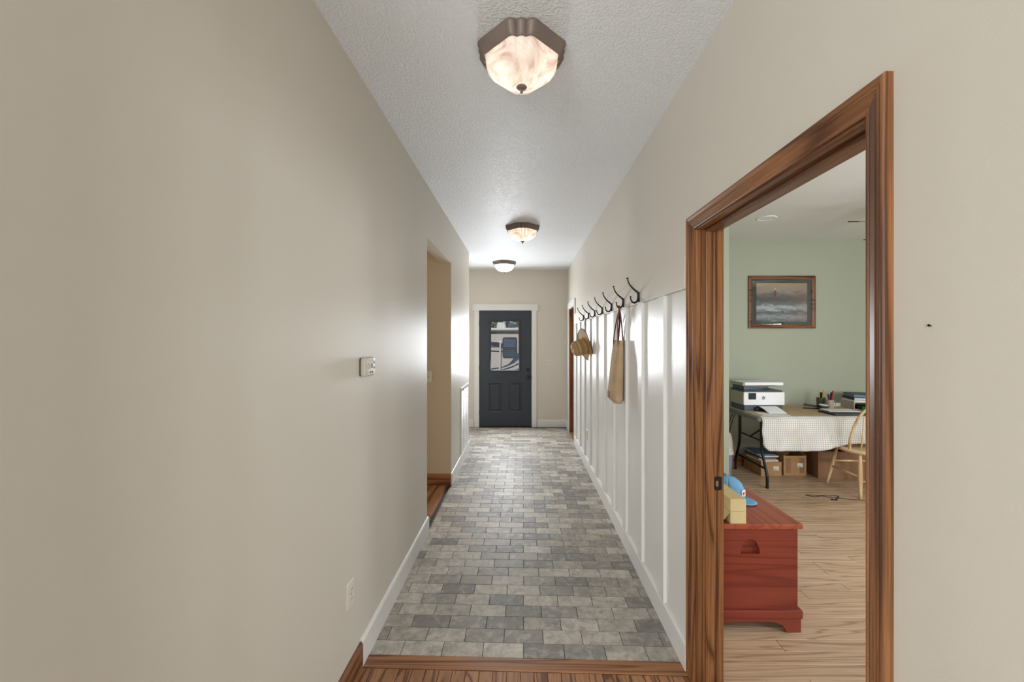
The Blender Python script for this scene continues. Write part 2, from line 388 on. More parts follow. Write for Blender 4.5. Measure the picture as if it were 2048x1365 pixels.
# side passage
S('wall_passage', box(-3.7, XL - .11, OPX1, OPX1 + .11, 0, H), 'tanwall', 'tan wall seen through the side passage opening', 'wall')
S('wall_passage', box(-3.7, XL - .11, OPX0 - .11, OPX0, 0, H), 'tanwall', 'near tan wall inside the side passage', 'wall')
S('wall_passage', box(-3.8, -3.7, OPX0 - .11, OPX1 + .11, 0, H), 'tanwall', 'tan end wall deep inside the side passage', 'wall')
# end wall with door opening
DX0, DX1, DZ = -.772, .140, 2.035
S('wall_end', box(VX - .11, DX0 - .02, YE, YE + .14, 0, H), 'endwall', 'pale end wall strip left of the dark door', 'wall')
S('wall_end', box(DX1 + .02, XR + .14, YE, YE + .14, 0, H), 'endwall', 'pale end wall right of the dark door with light switch', 'wall')
S('wall_end', box(DX0 - .02, DX1 + .02, YE, YE + .14, DZ + .02, H), 'endwall', 'pale end wall above the dark door', 'wall')
# right wall
RD0, RD1, RDH = 6.20, 6.94, 2.02
X2 = XR + .114
S('wall_right', box(XR, X2, YS, DY0 - .018, 0, H), 'wall', 'beige hall wall right of the office doorway', 'wall')
S('wall_right', box(XR, X2, DY0 - .018, DY1 + .018, DH + .018, H), 'wall', 'beige hall wall above the office doorway', 'wall')
S('wall_right', box(XR, X2, DY1 + .018, RD0 - .018, 0, H), 'wall', 'right hall wall behind the board and batten panelling', 'wall')
S('wall_right', box(XR, X2, RD0 - .018, RD1 + .018, RDH + .018, H), 'wall', 'right hall wall above the far oak doorway', 'wall')
S('wall_right', box(XR, X2, RD1 + .018, YE, 0, H), 'endwall', 'narrow right wall between far oak doorway and end wall', 'wall')
# office shell
S('wall_office', box(2.006, OXR, OYB, OYB + .12, 0, H), 'green', 'sage green office wall behind the desk and picture', 'wall')
S('wall_office', box(X2, 2.006, 4.10, OYB + .12, 0, H), 'green', 'sage green projecting wall at the left of the office', 'wall')
for a, wd in (((X2, 2.5, 0, H), 'left of'), ((4.3, OXR, 0, H), 'right of'), ((2.5, 4.3, 0, .8), 'below'), ((2.5, 4.3, 2.1, H), 'above')):
    S('wall_office', box(a[0], a[1], OYN - .12, OYN, a[2], a[3]), 'green', 'sage green near office wall %s its added window' % wd, 'wall')
for a in ((OXR, OXR + .12, OYN - .12, .7, 0, H, 'near'), (OXR, OXR + .12, 1.6, OYB + .12, 0, H, 'far'), (OXR, OXR + .12, .7, 1.6, 0, .8, 'lower'), (OXR, OXR + .12, .7, 1.6, 1.95, H, 'upper')):
    S('wall_office', box(*a[:6]), 'green', 'sage green office window wall, %s section' % a[6], 'wall')
# behind the far oak door
S('wall_closet', box(X2 + .6, X2 + .7, 5.4, YE + .14, 0, H), 'endwall', 'pale wall behind the far oak doorway', 'wall')
# invented living room behind the camera, its windows light the near walls
S('wall_back', box(-4.1, -4.0, -5.4, YS, 0, H), 'endwall', 'living room side wall left behind the camera', 'wall')
S('wall_back', box(4.0, 4.1, -5.4, YS - .1, 0, H), 'endwall', 'living room side wall right behind the camera', 'wall')
S('wall_back', box(-4.0, XL - .11, YS, YS + .1, 0, H), 'endwall', 'living room wall left of the hall entrance', 'wall')
S('wall_back', box(X2, 4.1, YS - .1, YS, 0, H), 'endwall', 'living room wall right of the hall entrance', 'wall')
for a, wd in (((-4.1, -3.7, -5.4, -5.3, 0, H), 'at the far left'), ((-1.7, .2, -5.4, -5.3, 0, H), 'between the windows'), ((3.6, 4.1, -5.4, -5.3, 0, H), 'at the far right'),
              ((-3.7, -1.7, -5.4, -5.3, 0, .45), 'below the small window'), ((-3.7, -1.7, -5.4, -5.3, 2.55, H), 'above the small window'), ((.2, 3.6, -5.4, -5.3, 0, .45), 'below the wide window'), ((.2, 3.6, -5.4, -5.3, 2.55, H), 'above the wide window')):
    S('wall_back', box(*a), 'endwall', 'invented living room window wall %s' % wd, 'wall')
# ceilings
S('ceiling', box(-4.1, X2, -5.4, YE + .14, H, H + .12), 'ceil', 'white knockdown textured hall ceiling', 'ceiling')
S('ceiling', box(X2, OXR + .12, -5.4, YE + .14, H, H + .12), 'officeceil', 'smooth white office ceiling', 'ceiling')

# ------------------------------------------------------------------ floors
K = .033
def board_mesh(name, w, l, t, ch, mat, shear=0):
    """top face at z=0, corner at origin, chamfered top"""
    def ring(i, z): return [(i, i - shear * i, z), (w - i, i - shear * (w - i), z), (w - i, l - i - shear * (w - i), z), (i, l - i - shear * i, z)]
    m = MB(); m.loops([ring(0, -t), ring(0, -ch), ring(ch, 0)], True, True, True)
    me = bpy.data.meshes.new(name); me.from_pydata(m.v, [], m.f); me.update(); me.materials.append(M[mat]); return me
fl = S('floor', box(-1.40, XR, 1.88, YE, -.1, -.0035), 'grout', 'grey brick look tile floor of the hall', 'floor')
TW, TL, G = .1985, .0995, .0028
cache = {}; far = MB(); n_tile = 0
rows = int((YE - 2.0) / TL)
for j in range(rows + 1):
    y0 = 2.001 + j * TL
    off = 0 if j % 2 == 0 else TW / 2
    i0 = -9
    for i in range(i0, 6):
        a = i * TW + off; b = a + TW
        yc = y0 - K * (a + b) / 2
        lo = XL + .004 if yc < 5.88 else VX + .004
        a2, b2 = max(a, lo), min(b, XR - .004)
        if b2 - a2 < .02: continue
        if y0 + TL - K * a2 > YE - .002: continue
        if n_tile < 300:
            key = round(b2 - a2, 4)
            if key not in cache: cache[key] = board_mesh('tile', key - G, TL - G, .006, .0012, 'tile', K)
            obj('tile', cache[key], fl, (a2 + G / 2, y0 - K * a2 + G / 2, 0)); n_tile += 1
        else:
            x0, x1 = a2 + G / 2, b2 - G / 2; ya, yb = y0 + G / 2, y0 + TL - G / 2
            far.add([(x0, ya - K * x0, -.003), (x1, ya - K * x1, -.003), (x1, yb - K * x1, -.003), (x0, yb - K * x0, -.003),
                     (x0, ya - K * x0, 0), (x1, ya - K * x1, 0), (x1, yb - K * x1, 0), (x0, yb - K * x0, 0)],
                    [(4, 5, 6, 7), (0, 1, 5, 4), (1, 2, 6, 5), (2, 3, 7, 6), (3, 0, 4, 7)])
far.nofix = True
ft = far.build('tile_field', 'tile_far', fl); ft['kind'] = 'stuff'
# oak threshold strip
th = MB().prism([(XL, 1.921 - K * XL), (XR - .001, 1.921 - K * XR), (XR - .001, 1.998 - K * XR), (XL, 1.998 - K * XL)], 'Z', -.05, .002)
S('trim_1', th, 'oak_x', 'oak threshold strip where the tile meets the wood floor', 'threshold', bevel=.002)
# foreground oak planks (along the hall)
fw = S('floor', box(-4.0, 4.0, -5.3, 1.90, -.12, -.009), 'subfloor', 'brown oak plank floor in the foreground', 'floor')
pw = .062; nb = int((XR - XL) / pw) + 1
pc = {}
for i in range(nb):
    a = XL + i * pw; b = min(a + pw, XR)
    if b - a < .01: continue
    ye = 1.920 - K * b - .001
    L1 = random.choice([.5, .7, .9, 1.1]); ys = YS
    cut = ye - L1
    for (p, q) in ((ys, cut), (cut, ye)):
        key = (round(b - a, 3), round(q - p, 3))
        if key not in pc: pc[key] = board_mesh('plank', key[0] - .0018, key[1] - .001, .008, .0012, 'plank_y')
        obj('plank', pc[key], fw, (a, p, 0))
S('floor', box(-4.0, 4.0, -5.3, YS - .002, -.009, .004), 'carpet', 'invented pale floor cover behind the camera, added to bounce light', 'floor')  # added out of view as a reflecting floor
# office floor planks (along X)
fo = S('floor', box(X2 - .1, OXR, OYN, OYB, -.12, -.009), 'subfloor', 'pale oak plank floor of the office', 'floor')
pw = .083; pc = {}
y = OYN; r = 0
while y < OYB - .005:
    b = min(y + pw, OYB); x = XR + .002 if (DY0 < y and b < DY1) else X2 + .002
    rnd = random.Random(r); first = True
    while x < OXR - .01:
        L = rnd.choice([.7, 1.0, 1.3, 1.6]) if not first else rnd.choice([.4, .8, 1.1]); first = False
        q = min(x + L, OXR - .002)
        key = (round(q - x, 3), round(b - y, 3))
        if key not in pc: pc[key] = board_mesh('plank', key[0] - .0018, key[1] - .0022, .008, .0012, 'plank_x')
        obj('plank', pc[key], fo, (x, y, 0)); x = q
    y = b; r += 1
# passage floor
fp = S('floor', box(-3.7, XL, OPX0 - .02, OPX1, -.12, -.009), 'subfloor', 'brown plank floor inside the side passage', 'floor')
x = XL - .03; r = 0
while x > -3.6:
    w_ = .15; cut = (3.55, 4.0, 3.8, 4.2)[r % 4]
    for p, q in ((OPX0, cut), (cut, OPX1)):
        obj('plank', board_mesh('plank', w_ - .002, q - p - .002, .008, .001, 'passage'), fp, (x - w_, p, 0))
    x -= w_; r += 1
S('trim_2', box(XL - .03, XL + .004, OPX0, OPX1, -.009, .004), 'bronze', 'thin dark transition strip at the side passage floor', 'threshold', bevel=.002)
# ground behind far oak door
S('floor', box(X2, X2 + .6, 5.4, YE, -.12, 0), 'passage', 'floor behind the far oak doorway', 'floor')
S('floor', box(XR, X2, RD0, RD1, -.12, 0), 'passage', 'oak sill inside the far oak doorway', 'floor')

# ------------------------------------------------------------------ baseboards
def base_profile(m, p0, p1, nrm, h=.127, t=.015):
    """flat board with eased top running p0->p1, protruding along nrm"""
    (x0, y0), (x1, y1) = p0, p1; nx, ny = nrm
    prof = [(0, 0), (t, 0), (t, h - .012), (t * .55, h - .002), (t * .3, h), (0, h)]
    m.loops([[(x0 + nx * a, y0 + ny * a, z) for a, z in prof], [(x1 + nx * a, y1 + ny * a, z) for a, z in prof]], True, True, True)
    return m
def baseboard(name, p0, p1, nrm, mat, label, **kw): return S(name, base_profile(MB(), p0, p1, nrm, **kw), mat, label, 'baseboard')
yt = 1.921 - K * XL
baseboard('baseboard_left', (XL, YS), (XL, yt), (1, 0), 'oak_h', 'brown oak baseboard at the lower left foreground', h=.118)
baseboard('baseboard_left', (XL, yt), (XL, OPX0 + .012), (1, 0), 'trim', 'white baseboard along the left wall beside the tiles')
baseboard('baseboard_left', (XL, OPX1 - .012), (XL, 5.84), (1, 0), 'trim', 'white baseboard under the return air grille')
baseboard('baseboard_left', (VX, 5.84), (XL, 5.84), (0, 1), 'trim', 'white baseboard on the vestibule return wall')
baseboard('baseboard_passage', (-3.7, OPX1), (XL, OPX1), (0, -1), 'oak_x', 'oak baseboard on the tan passage wall', h=.118)
baseboard('baseboard_end', (VX, YE), (DX0 - .105, YE), (0, -1), 'trim', 'white baseboard left of the dark door')
baseboard('baseboard_end', (DX1 + .105, YE), (XR, YE), (0, -1), 'trim', 'white baseboard right of the dark door')
baseboard('baseboard_right', (XR, YS), (XR, DY0 - .075), (-1, 0), 'oak_h', 'brown oak baseboard right of the office doorway', h=.118)
baseboard('baseboard_right', (XR, RD1 + .1), (XR, YE - .015), (-1, 0), 'trim', 'short white baseboard beyond the far oak doorway')
baseboard('baseboard_office', (2.006, OYB), (OXR, OYB), (0, -1), 'oak_x', 'dark oak baseboard behind the desk', h=.118)
baseboard('baseboard_office', (X2, 4.10), (2.006, 4.10), (0, -1), 'oak_x', 'oak baseboard on the projecting office wall', h=.118)

# ------------------------------------------------------------------ board and batten
bb = thing('trim_3', 'white board and batten panelling along the right hall wall', 'wainscot', (XR, 0, 0), kind='structure')
BY0, BY1 = DY1 + .07, RD0 - .085
def rbox(name, y0, y1, z0, z1, t, mat='trim', bev=.0015): return box(-t, 0, y0, y1, z0, z1).build(name, mat, bb, bevel=bev)
p = rbox('back_panel', BY0, BY1, .127, 1.76, .004, bev=0)
RAIL0, RAIL1 = 1.752, 1.90
box(-.024, 0, BY0, BY1, RAIL0, RAIL1).build('top_rail', 'wall', bb, bevel=.0015)
m = MB(); prof = [(0, 0), (-.022, 0), (-.022, .118), (-.012, .130), (0, .130)]
m.loops([[(a, BY0, z) for a, z in prof], [(a, BY1, z) for a, z in prof]], True, True, True); m.build('base_rail', 'trim', bb)
BAT = [2.218 + .41 * k for k in range(10)]
for yb in BAT:
    if yb + .089 < BY1: rbox('batten', yb, yb + .089, .125, RAIL0, .022)

# ------------------------------------------------------------------ oak office door trim
CW = .060
cas = [(0, 0), (0, .009), (.004, .012), (.008, .012), (.010, .010), (.013, .011), (.030, .015), (.036, .015), (.038, .018), (.041, .018), (.043, .0165), (.052, .021), (.057, .021), (.060, .018), (.060, 0)]
def casing_set(root, y0, y1, h, xw, sgn, prof, mv, mh):
    """y0,y1 = inner edges; sgn = direction the casing stands out from the wall"""
    def leg(ye, s):
        return MB().loops([[(xw + sgn * t, ye + s * w_, 0) for w_, t in prof], [(xw + sgn * t, ye + s * w_, h + w_) for w_, t in prof]], True, True, True)
    leg(y0, -1).build('casing_leg', mv, root); leg(y1, 1).build('casing_leg', mv, root)
    MB().loops([[(xw + sgn * t, y0 - w_, h + w_) for w_, t in prof], [(xw + sgn * t, y1 + w_, h + w_) for w_, t in prof]], True, True, True).build('casing_head', mh, root)
d1 = thing('trim_4', 'oak door frame around the office doorway', 'door frame', (0, 0, 0), kind='structure')
casing_set(d1, DY0 - .006, DY1 + .006, DH + .006, XR, -1, cas, 'oak', 'oak_h')
casing_set(d1, DY0 - .006, DY1 + .006, DH + .006, X2, 1, cas, 'oak', 'oak_h')
box(XR - .001, X2 + .001, DY1, DY1 + .018, 0, DH + .018).build('jamb', 'oak', d1, bevel=.001)
box(XR - .001, X2 + .001, DY0 - .018, DY0, 0, DH + .018).build('jamb', 'oak', d1, bevel=.001)
box(XR - .001, X2 + .001, DY0, DY1, DH, DH + .018).build('head_jamb', 'oak_h', d1, bevel=.001)
sx0, sx1 = XR + .039, XR + .076
box(sx0, sx1, DY1 - .011, DY1, 0, DH).build('door_stop', 'oak', d1, bevel=.003)
box(sx0, sx1, DY0, DY0 + .011, 0, DH).build('door_stop', 'oak', d1, bevel=.003)
box(sx0, sx1, DY0, DY1, DH - .011, DH).build('head_stop', 'oak_h', d1, bevel=.003)
sp = MB().prism(rounded(.840, .872, .855, .915, .006), 'Y', DY1 - .002, DY1 + .001).build('strike_plate', 'black', d1)
MB().prism(rounded(.846, .857, .872, .897, .003), 'Y', DY1 - .0028, DY1 - .0019).build('latch_hole', 'cardtape', sp)

# far oak doorway (right wall)
d2 = thing('door_2', 'oak door in the far right wall beside the board panelling', 'door', (0, 0, 0), kind='structure')
box(XR, X2, RD1, RD1 + .018, 0, RDH + .018).build('jamb', 'oak', d2)
box(XR, X2, RD0 - .018, RD0, 0, RDH + .018).build('jamb', 'oak', d2)
box(XR, X2, RD0, RD1, RDH, RDH + .018).build('head_jamb', 'oak_h', d2)
box(X2 - .05, X2 - .012, RD0 + .003, RD1 - .003, .008, RDH - .003).build('slab', 'oak', d2, bevel=.002)
box(XR - .018, XR, RD0 - .08, RD0 + .002, 0, RDH + .005).build('casing_leg', 'trim', d2, bevel=.0015)
box(XR - .018, XR, RD1 - .002, RD1 + .09, 0, RDH + .005).build('casing_leg', 'trim', d2, bevel=.0015)
box(XR - .024, XR, RD0 - .10, RD1 + .11, RDH + .005, RDH + .11).build('casing_head', 'trim', d2, bevel=.0015)

# ------------------------------------------------------------------ front door
t1 = thing('trim_5', 'white craftsman casing around the dark front door', 'door frame', (0, YE, 0), kind='structure')
for x0, x1 in ((DX0 - .088, DX0 - .004), (DX1 + .004, DX1 + .088)):
    box(x0, x1, -.019, 0, 0, DZ + .006).build('casing_leg', 'trim', t1, bevel=.0015)
box(DX0 - .100, DX1 + .100, -.024, 0, DZ + .006, DZ + .112).build('casing_head', 'trim', t1, bevel=.0015)
box(DX0 - .118, DX0 - .100, -.030, 0, DZ - .01, DZ + .100).build('head_ear', 'trim', t1, bevel=.0015)
box(DX1 + .100, DX1 + .118, -.030, 0, DZ - .01, DZ + .100).build('head_ear', 'trim', t1, bevel=.0015)
for x0, x1 in ((DX0 - .02, DX0 - .003), (DX1 + .003, DX1 + .02)): box(x0, x1, 0, .14, 0, DZ + .02).build('jamb', 'trim', t1)
box(DX0 - .003, DX1 + .003, 0, .14, DZ + .003, DZ + .02).build('head_jamb', 'trim', t1)
box(DX0 - .003, DX1 + .003, -.004, .14, -.02, .012).build('sill', 'bronze', t1, bevel=.002)
fd = thing('door_1', 'charcoal front door with a window and two raised panels', 'door', (0, YE + .004, 0), kind='structure')
WX0, WX1, WZ0, WZ1 = -.574, -.080, .993, 1.854
P1, P2 = (-.605, -.382, .255, .762), (-.258, -.028, .255, .762)
def ring_plate(m, outer, holes, y):
    pass
# slab built from stiles and rails with openings
xs = sorted([DX0, WX0, WX1, DX1]); m = MB()
m.box(DX0, P1[0], 0, .044, .014, DZ); m.box(P2[1], DX1, 0, .044, .014, DZ)
m.box(P1[0], P2[1], 0, .044, .014, P1[2]); m.box(P1[0], P2[1], 0, .044, P1[3], WZ0 - .0)
m.box(P1[0], P2[1], 0, .044, WZ1, DZ); m.box(P1[1], P2[0], 0, .044, P1[2], P1[3])
m.box(P1[0], WX0, 0, .044, WZ0, WZ1); m.box(WX1, P2[1], 0, .044, WZ0, WZ1)
m.build('slab', 'door', fd)
for P in (P1, P2):
    x0, x1, z0, z1 = P
    def rg(i, y): return [(x0 + i, y, z0 + i), (x1 - i, y, z0 + i), (x1 - i, y, z1 - i), (x0 + i, y, z1 - i)]
    MB().loops([rg(0, 0), rg(.012, .010), rg(.026, .012), rg(.046, .002), rg(.05, .002)], True, False, True).build('raised_panel', 'door', fd)
m = MB()
def wr(i, y): return [(WX0 + i, y, WZ0 + i), (WX1 - i, y, WZ0 + i), (WX1 - i, y, WZ1 - i), (WX0 + i, y, WZ1 - i)]
m.loops([wr(-.028, 0), wr(-.028, -.006), wr(-.020, -.011), wr(-.004, -.011), wr(.006, -.002), wr(.006, .02)], True)
m.build('glazing_frame', 'door', fd)
box(WX0, WX1, .020, .026, WZ0, WZ1).build('pane', 'glass', fd)
def knob(z, prof, x=.082):
    return MB().lathe(prof, 16, capt=True, capb=True).xf(Matrix.Translation((x, 0, z)) @ Matrix.Rotation(PI / 2, 4, 'X'))
knob(.862, [(.032, 0), (.032, .006), (.012, .010), (.012, .03), (.027, .038), (.030, .050), (.024, .062), (.006, .066)]).build('knob', 'black', fd, smooth=True)
knob(1.0, [(.028, 0), (.028, .010), (.022, .016), (.010, .018)]).build('deadbolt', 'black', fd)
for z in (1.815, 1.035, .25):
    box(DX0 - .006, DX0 + .006, -.008, .012, z - .045, z + .045).build('hinge', 'bronze', fd, bevel=.003)
box(DX1 - .003, DX1 + .009, -.004, .012, .83, .90).build('latch_plate', 'black', fd, bevel=.002)

# switch plates and outlets
def wall_plate(name, label, cat, loc, rz, kind, gangs=1, w_=.072, h=.116):
    """local: faces -Y"""
    t = thing(name, label, cat, loc, rz)
    wd = w_ + (gangs - 1) * .046
    MB().loops([[(x, 0, z) for x, z in rounded(-wd / 2, wd / 2, -h / 2, h / 2, .006)], [(x, -.004, z) for x, z in rounded(-wd / 2, wd / 2, -h / 2, h / 2, .006)], [(x, -.007, z) for x, z in rounded(-wd / 2 + .004, wd / 2 - .004, -h / 2 + .004, h / 2 - .004, .005)]], True, True, True).build('cover_plate', 'plate', t)
    for g in range(gangs):
        x = (g - (gangs - 1) / 2) * .046
        if kind == 'switch':
            box(x - .005, x + .005, -.0078, -.006, -.012, .012).build('toggle_slot', 'btn', t)
            MB().prism([(-.006, -.006), (-.018, .004), (-.018, .010), (-.006, .006)], 'X', x - .004, x + .004).build('toggle', 'plate', t)
        else:
            for s in (-1, 1):
                r_ = MB().prism(rounded(x - .017, x + .017, s * .021 - .014, s * .021 + .014, .012), 'Y', -.0095, -.006).build('receptacle', 'plate', t)
                for dx in (-.006, .006): box(x + dx - .001, x + dx + .001, -.0099, -.009, s * .021 - .004, s * .021 + .005).build('slot', 'dark', r_)
        MB().lathe([(.003, 0), (.003, .002)], 8, capt=True).xf(Matrix.Translation((x, -.0065, 0 if kind != 'switch' else .03)) @ Matrix.Rotation(PI / 2, 4, 'X')).build('screw', 'chrome', t)
    return t
wall_plate('light_switch', 'white double light switch on the end wall right of the dark door', 'light switch', (.440, YE, 1.135), 0, 'switch', 2)
wall_plate('light_switch', 'light switch on the tan wall inside the side passage', 'light switch', (-.995, OPX1, 1.135), 0, 'switch', 1)
wall_plate('electrical_outlet', 'white outlet low on the left wall above the baseboard', 'outlet', (XL, 1.83, .41), PI / 2, 'outlet')
wall_plate('electrical_outlet', 'white outlet low on the board and batten panelling', 'outlet', (XR - .004, 4.98, .40), -PI / 2, 'outlet')

# thermostat (faces +X)
ts = thing('thermostat', 'ivory thermostat with small display on the left wall', 'thermostat', (XL, 2.0, 1.344), 0)
L, Hh = .130, .092
back = rounded(-L / 2 + .004, L / 2 - .004, .004, Hh - .004, .010)
m = MB(); m.loops([[(0, y, z) for y, z in back], [(.010, y, z) for y, z in back]], True, True, True); m.build('mounting_base', 'btn', ts)
m = MB(); rings = []
def tr(i, d):
    out = []
    for y, z in rounded(-L / 2 + i, L / 2 - i, i, Hh - i, .014):
        out.append((d + .006 * (1 - (2 * y / L) ** 2), y, z))
    return out
m.loops([tr(.001, .008), tr(0, .014), tr(.001, .021), tr(.006, .027), tr(.012, .028)], True, False, True); m.build('housing', 'stat', ts)
def tx(y): return .0282 + .006 * (1 - (2 * y / L) ** 2)
box(tx(-.01) - .004, tx(-.01) + .0012, -.020, .022, .036, .066).build('display_bezel', 'plate', ts, bevel=.0006)
ld = box(tx(0), tx(0) + .002, -.012, .016, .040, .062).build('display', 'lcd', ts)
for y, z in ((.042, .064), (.042, .040)):
    MB().lathe([(.0055, 0), (.005, .002)], 12, capt=True).xf(Matrix.Translation((tx(y), y, z)) @ Matrix.Rotation(PI / 2, 4, 'Y')).build('button', 'btn', ts)
for y in (-.008, .016):
    MB().lathe([(.0055, 0), (.005, .002)], 12, capt=True).xf(Matrix.Translation((tx(y), y, .020)) @ Matrix.Rotation(PI / 2, 4, 'Y')).build('button', 'btn', ts)

# return air grille
gr = thing('air_return_grille', 'white louvred return air grille low on the left wall', 'vent', (XL, 5.38, .14), 0)
gy, gh = .33, .80
for a in ((-gy, -gy + .03, 0, gh), (gy - .03, gy, 0, gh), (-gy + .03, gy - .03, 0, .03), (-gy + .03, gy - .03, gh - .03, gh)):
    box(0, .012, *a).build('frame_bar', 'trim', gr, bevel=.002)
box(0, .002, -gy + .03, gy - .03, .03, gh - .03).build('back_panel', 'btn', gr)
sl = MB().prism([(.002, 0), (.011, -.010), (.012, -.009), (.003, .002)], 'Y', -gy + .03, gy - .03)
sl0 = sl.build('louvre', 'trim', gr, (0, 0, .045)); k = 1
while .045 + k * .022 < gh - .035:
    c = sl0.copy(); COL.objects.link(c); c.parent = gr; c.location = (0, 0, .045 + k * .022); k += 1
for q in (-.11, .11): box(.002, .0125, q - .004, q + .004, .03, gh - .03).build('mullion', 'trim', gr)

# nail on the right wall
nl = MB().tube([(0, 0, 0), (-.004, 0, .001)], .0012, 6).tube([(-.004, 0, .001), (-.005, 0, .001)], .0025, 8)
tag(nl.build('nail', 'iron', loc=(XR, .783, 1.542)), 'tiny bare nail in the wall right of the doorway', 'nail')

# ------------------------------------------------------------------ coat hooks
def coat_hook():
    t = thing('coat_hook', '', 'hook', (0, 0, 0), 0, 'black coat hooks on the rail')
    # local: wall at x=0, stands out to -x
    MB().loops([[(x, y, z) for y, z in rounded(-.011, .011, -.022, .046, .009)] for x in (0, -.003)] + [[(-.005, y * .75, z * .9) for y, z in rounded(-.011, .011, -.022, .046, .009)]], True, True, True).build('back_plate', 'iron', t)
    up = spline([(-.004, 0, .030), (-.012, 0, .044), (-.040, 0, .068), (-.064, 0, .098), (-.074, 0, .126)], 5)
    MB().tube(up, [.0075 - .0035 * i / (len(up) - 1) for i in range(len(up))], 8).build('upper_prong', 'iron', t, smooth=True)
    lo = spline([(-.004, 0, .034), (-.006, 0, .010), (-.012, 0, -.012), (-.028, 0, -.023), (-.044, 0, -.018), (-.053, 0, -.002), (-.055, 0, .012)], 5)
    MB().tube(lo, [.008 - .004 * i / (len(lo) - 1) for i in range(len(lo))], 8).build('lower_prong', 'iron', t, smooth=True)
    MB().lathe([(.001, -.004), (.006, -.003), (.0085, 0), (.0075, .003), (.003, .006)], 12).xf(Matrix.Translation((-.075, 0, .131))).build('knob', 'iron', t, smooth=True)
    MB().lathe([(.001, -.005), (.005, -.002), (.0055, .002), (.001, .006)], 10).xf(Matrix.Translation((-.055, 0, .014))).build('tip', 'iron', t, smooth=True)
    for z in (-.012, .036): MB().lathe([(.003, 0), (.002, .0015)], 8, capt=True).xf(Matrix.Translation((-.0052, 0, z)) @ Matrix.Rotation(-PI / 2, 4, 'Y')).build('screw', 'black', t)
    return t
hk = coat_hook()
hl = ['black double coat hook nearest the oak doorway, empty', 'black double coat hook holding the tote bag', 'empty coat hook just beyond the tote bag hook', 'fourth coat hook counted from the oak doorway',
      'fifth coat hook counted from the oak doorway', 'black coat hook holding the straw hat by its cord', 'farthest coat hook, next to the far oak door']
HX = XR - .024; HZ = 1.778; HY = []
for k in range(7):
    y = BAT[k + 1] + .0445; HY.append(y)
    o = hk if k == 0 else copy_tree(hk)
    o.location = (HX, y, HZ); o['label'] = hl[k]

# ------------------------------------------------------------------ tote bag on hook 2
by = HY[1]
bgt = thing('tote_bag', 'tan canvas tote bag with dark red leather straps hanging on hook', 'bag', (.702, by, 1.07))
ZT = 1.515 - 1.07; bw = .130
def bag_ring(z, n=36):
    k = z / ZT; half = bw * (1 - .06 * k) ; th_ = .042 * (1 - .68 * k ** 2) * (1 if z > .015 else .8)
    out = []
    for i in range(n):
        a = 2 * PI * i / n; c_, s_ = math.cos(a), math.sin(a)
        u = half * (abs(c_) ** .45) * (1 if c_ >= 0 else -1); v = th_ * (abs(s_) ** .7) * (1 if s_ >= 0 else -1)
        v *= 1 + .10 * math.sin(u * 32 + k * 5)
        zz = z + .014 * (u / half) * (1 - k)
        out.append((v - .012 * (1 - k) + .014 * k, u + .09, zz))
    return out
MB().loops([bag_ring(ZT * i / 14) for i in range(15)], True, True, False).build('body', 'canvas', bgt, smooth=True, solid=.003)
MB().loops([[(x * 1.03, y, z) for x, y, z in bag_ring(ZT - .028)], [(x * 1.03, y, z) for x, y, z in bag_ring(ZT + .001)]], True).build('top_hem', 'canvas', bgt, smooth=True, solid=.003)
def strap(xo, dy, sg):
    pts = [Vector((xo, sg * .075 + .09, ZT - .05)), Vector((xo, sg * .070 + .088, ZT + .02)), Vector((xo * .7 + .002 * sg, sg * .035 + .05, ZT + .14)), Vector((.005 - .004, dy + sg * .012, ZT + .23)), Vector((.004 - .004, dy, 1.757 - 1.07 + .006))]
    return spline(pts, 6)
for xo, dy in ((-.006, -.006), (.030, .006)):
    sL = strap(xo, dy, -1); sR = strap(xo, dy, 1)
    MB().tube(sL + list(reversed(sR))[1:], .0105, 8, flat=.5).build('strap', 'strap', bgt, smooth=True)
box(-.060, -.048, .085, .140, .014, .062).build('leather_patch', 'patch', bgt, bevel=.001)
# ------------------------------------------------------------------ straw hat on hook 6
hy = HY[5]
hat = thing('straw_hat', 'woven straw hat with wide brim hanging by a cord', 'hat', (HX - .045, hy + .02, 1.452))
hat.rotation_euler = (math.radians(0), math.radians(-107), math.radians(14))
# local: +Z is the crown axis
MB().lathe([(.094, 0), (.092, .035), (.087, .09), (.078, .128), (.058, .146), (.03, .150), (.0005, .148)], 32).build('crown', 'straw', hat, smooth=True, solid=.003)
br = MB(); rings = []
for i in range(7):
    r_ = .092 + (.197 - .092) * i / 6; ring = []
    for k in range(40):
        a = 2 * PI * k / 40; ring.append((r_ * math.cos(a), r_ * .96 * math.sin(a), -.022 * (i / 6) ** 1.5 + .03 * (i / 6) ** 2 * abs(math.sin(a)) ** 2 - .002))
    rings.append(ring)
br.loops(rings, True).build('brim', 'straw', hat, smooth=True, solid=.003)
MB().tube(rings[-1] + [rings[-1][0]], .0035, 6).build('edge_binding', 'band', hat, smooth=True)
MB().lathe([(.0935, .002), (.0925, .018)], 32).build('hat_band', 'band', hat, smooth=True, solid=.003)
iv = (Matrix.Translation(hat.location) @ hat.rotation_euler.to_matrix().to_4x4()).inverted()
hookpt = Vector((HX - .034, hy, HZ - .014))
p1 = [(.09, .02, -.004), tuple(iv @ hookpt), (.09, -.02, -.004)]
MB().tube(spline([p1[0], ((p1[0][0] + p1[1][0]) / 2, .024, (p1[0][2] + p1[1][2]) / 2), p1[1], ((p1[2][0] + p1[1][0]) / 2, -.024, (p1[2][2] + p1[1][2]) / 2), p1[2]], 5), .002, 6).build('chin_cord', 'band', hat, smooth=True)

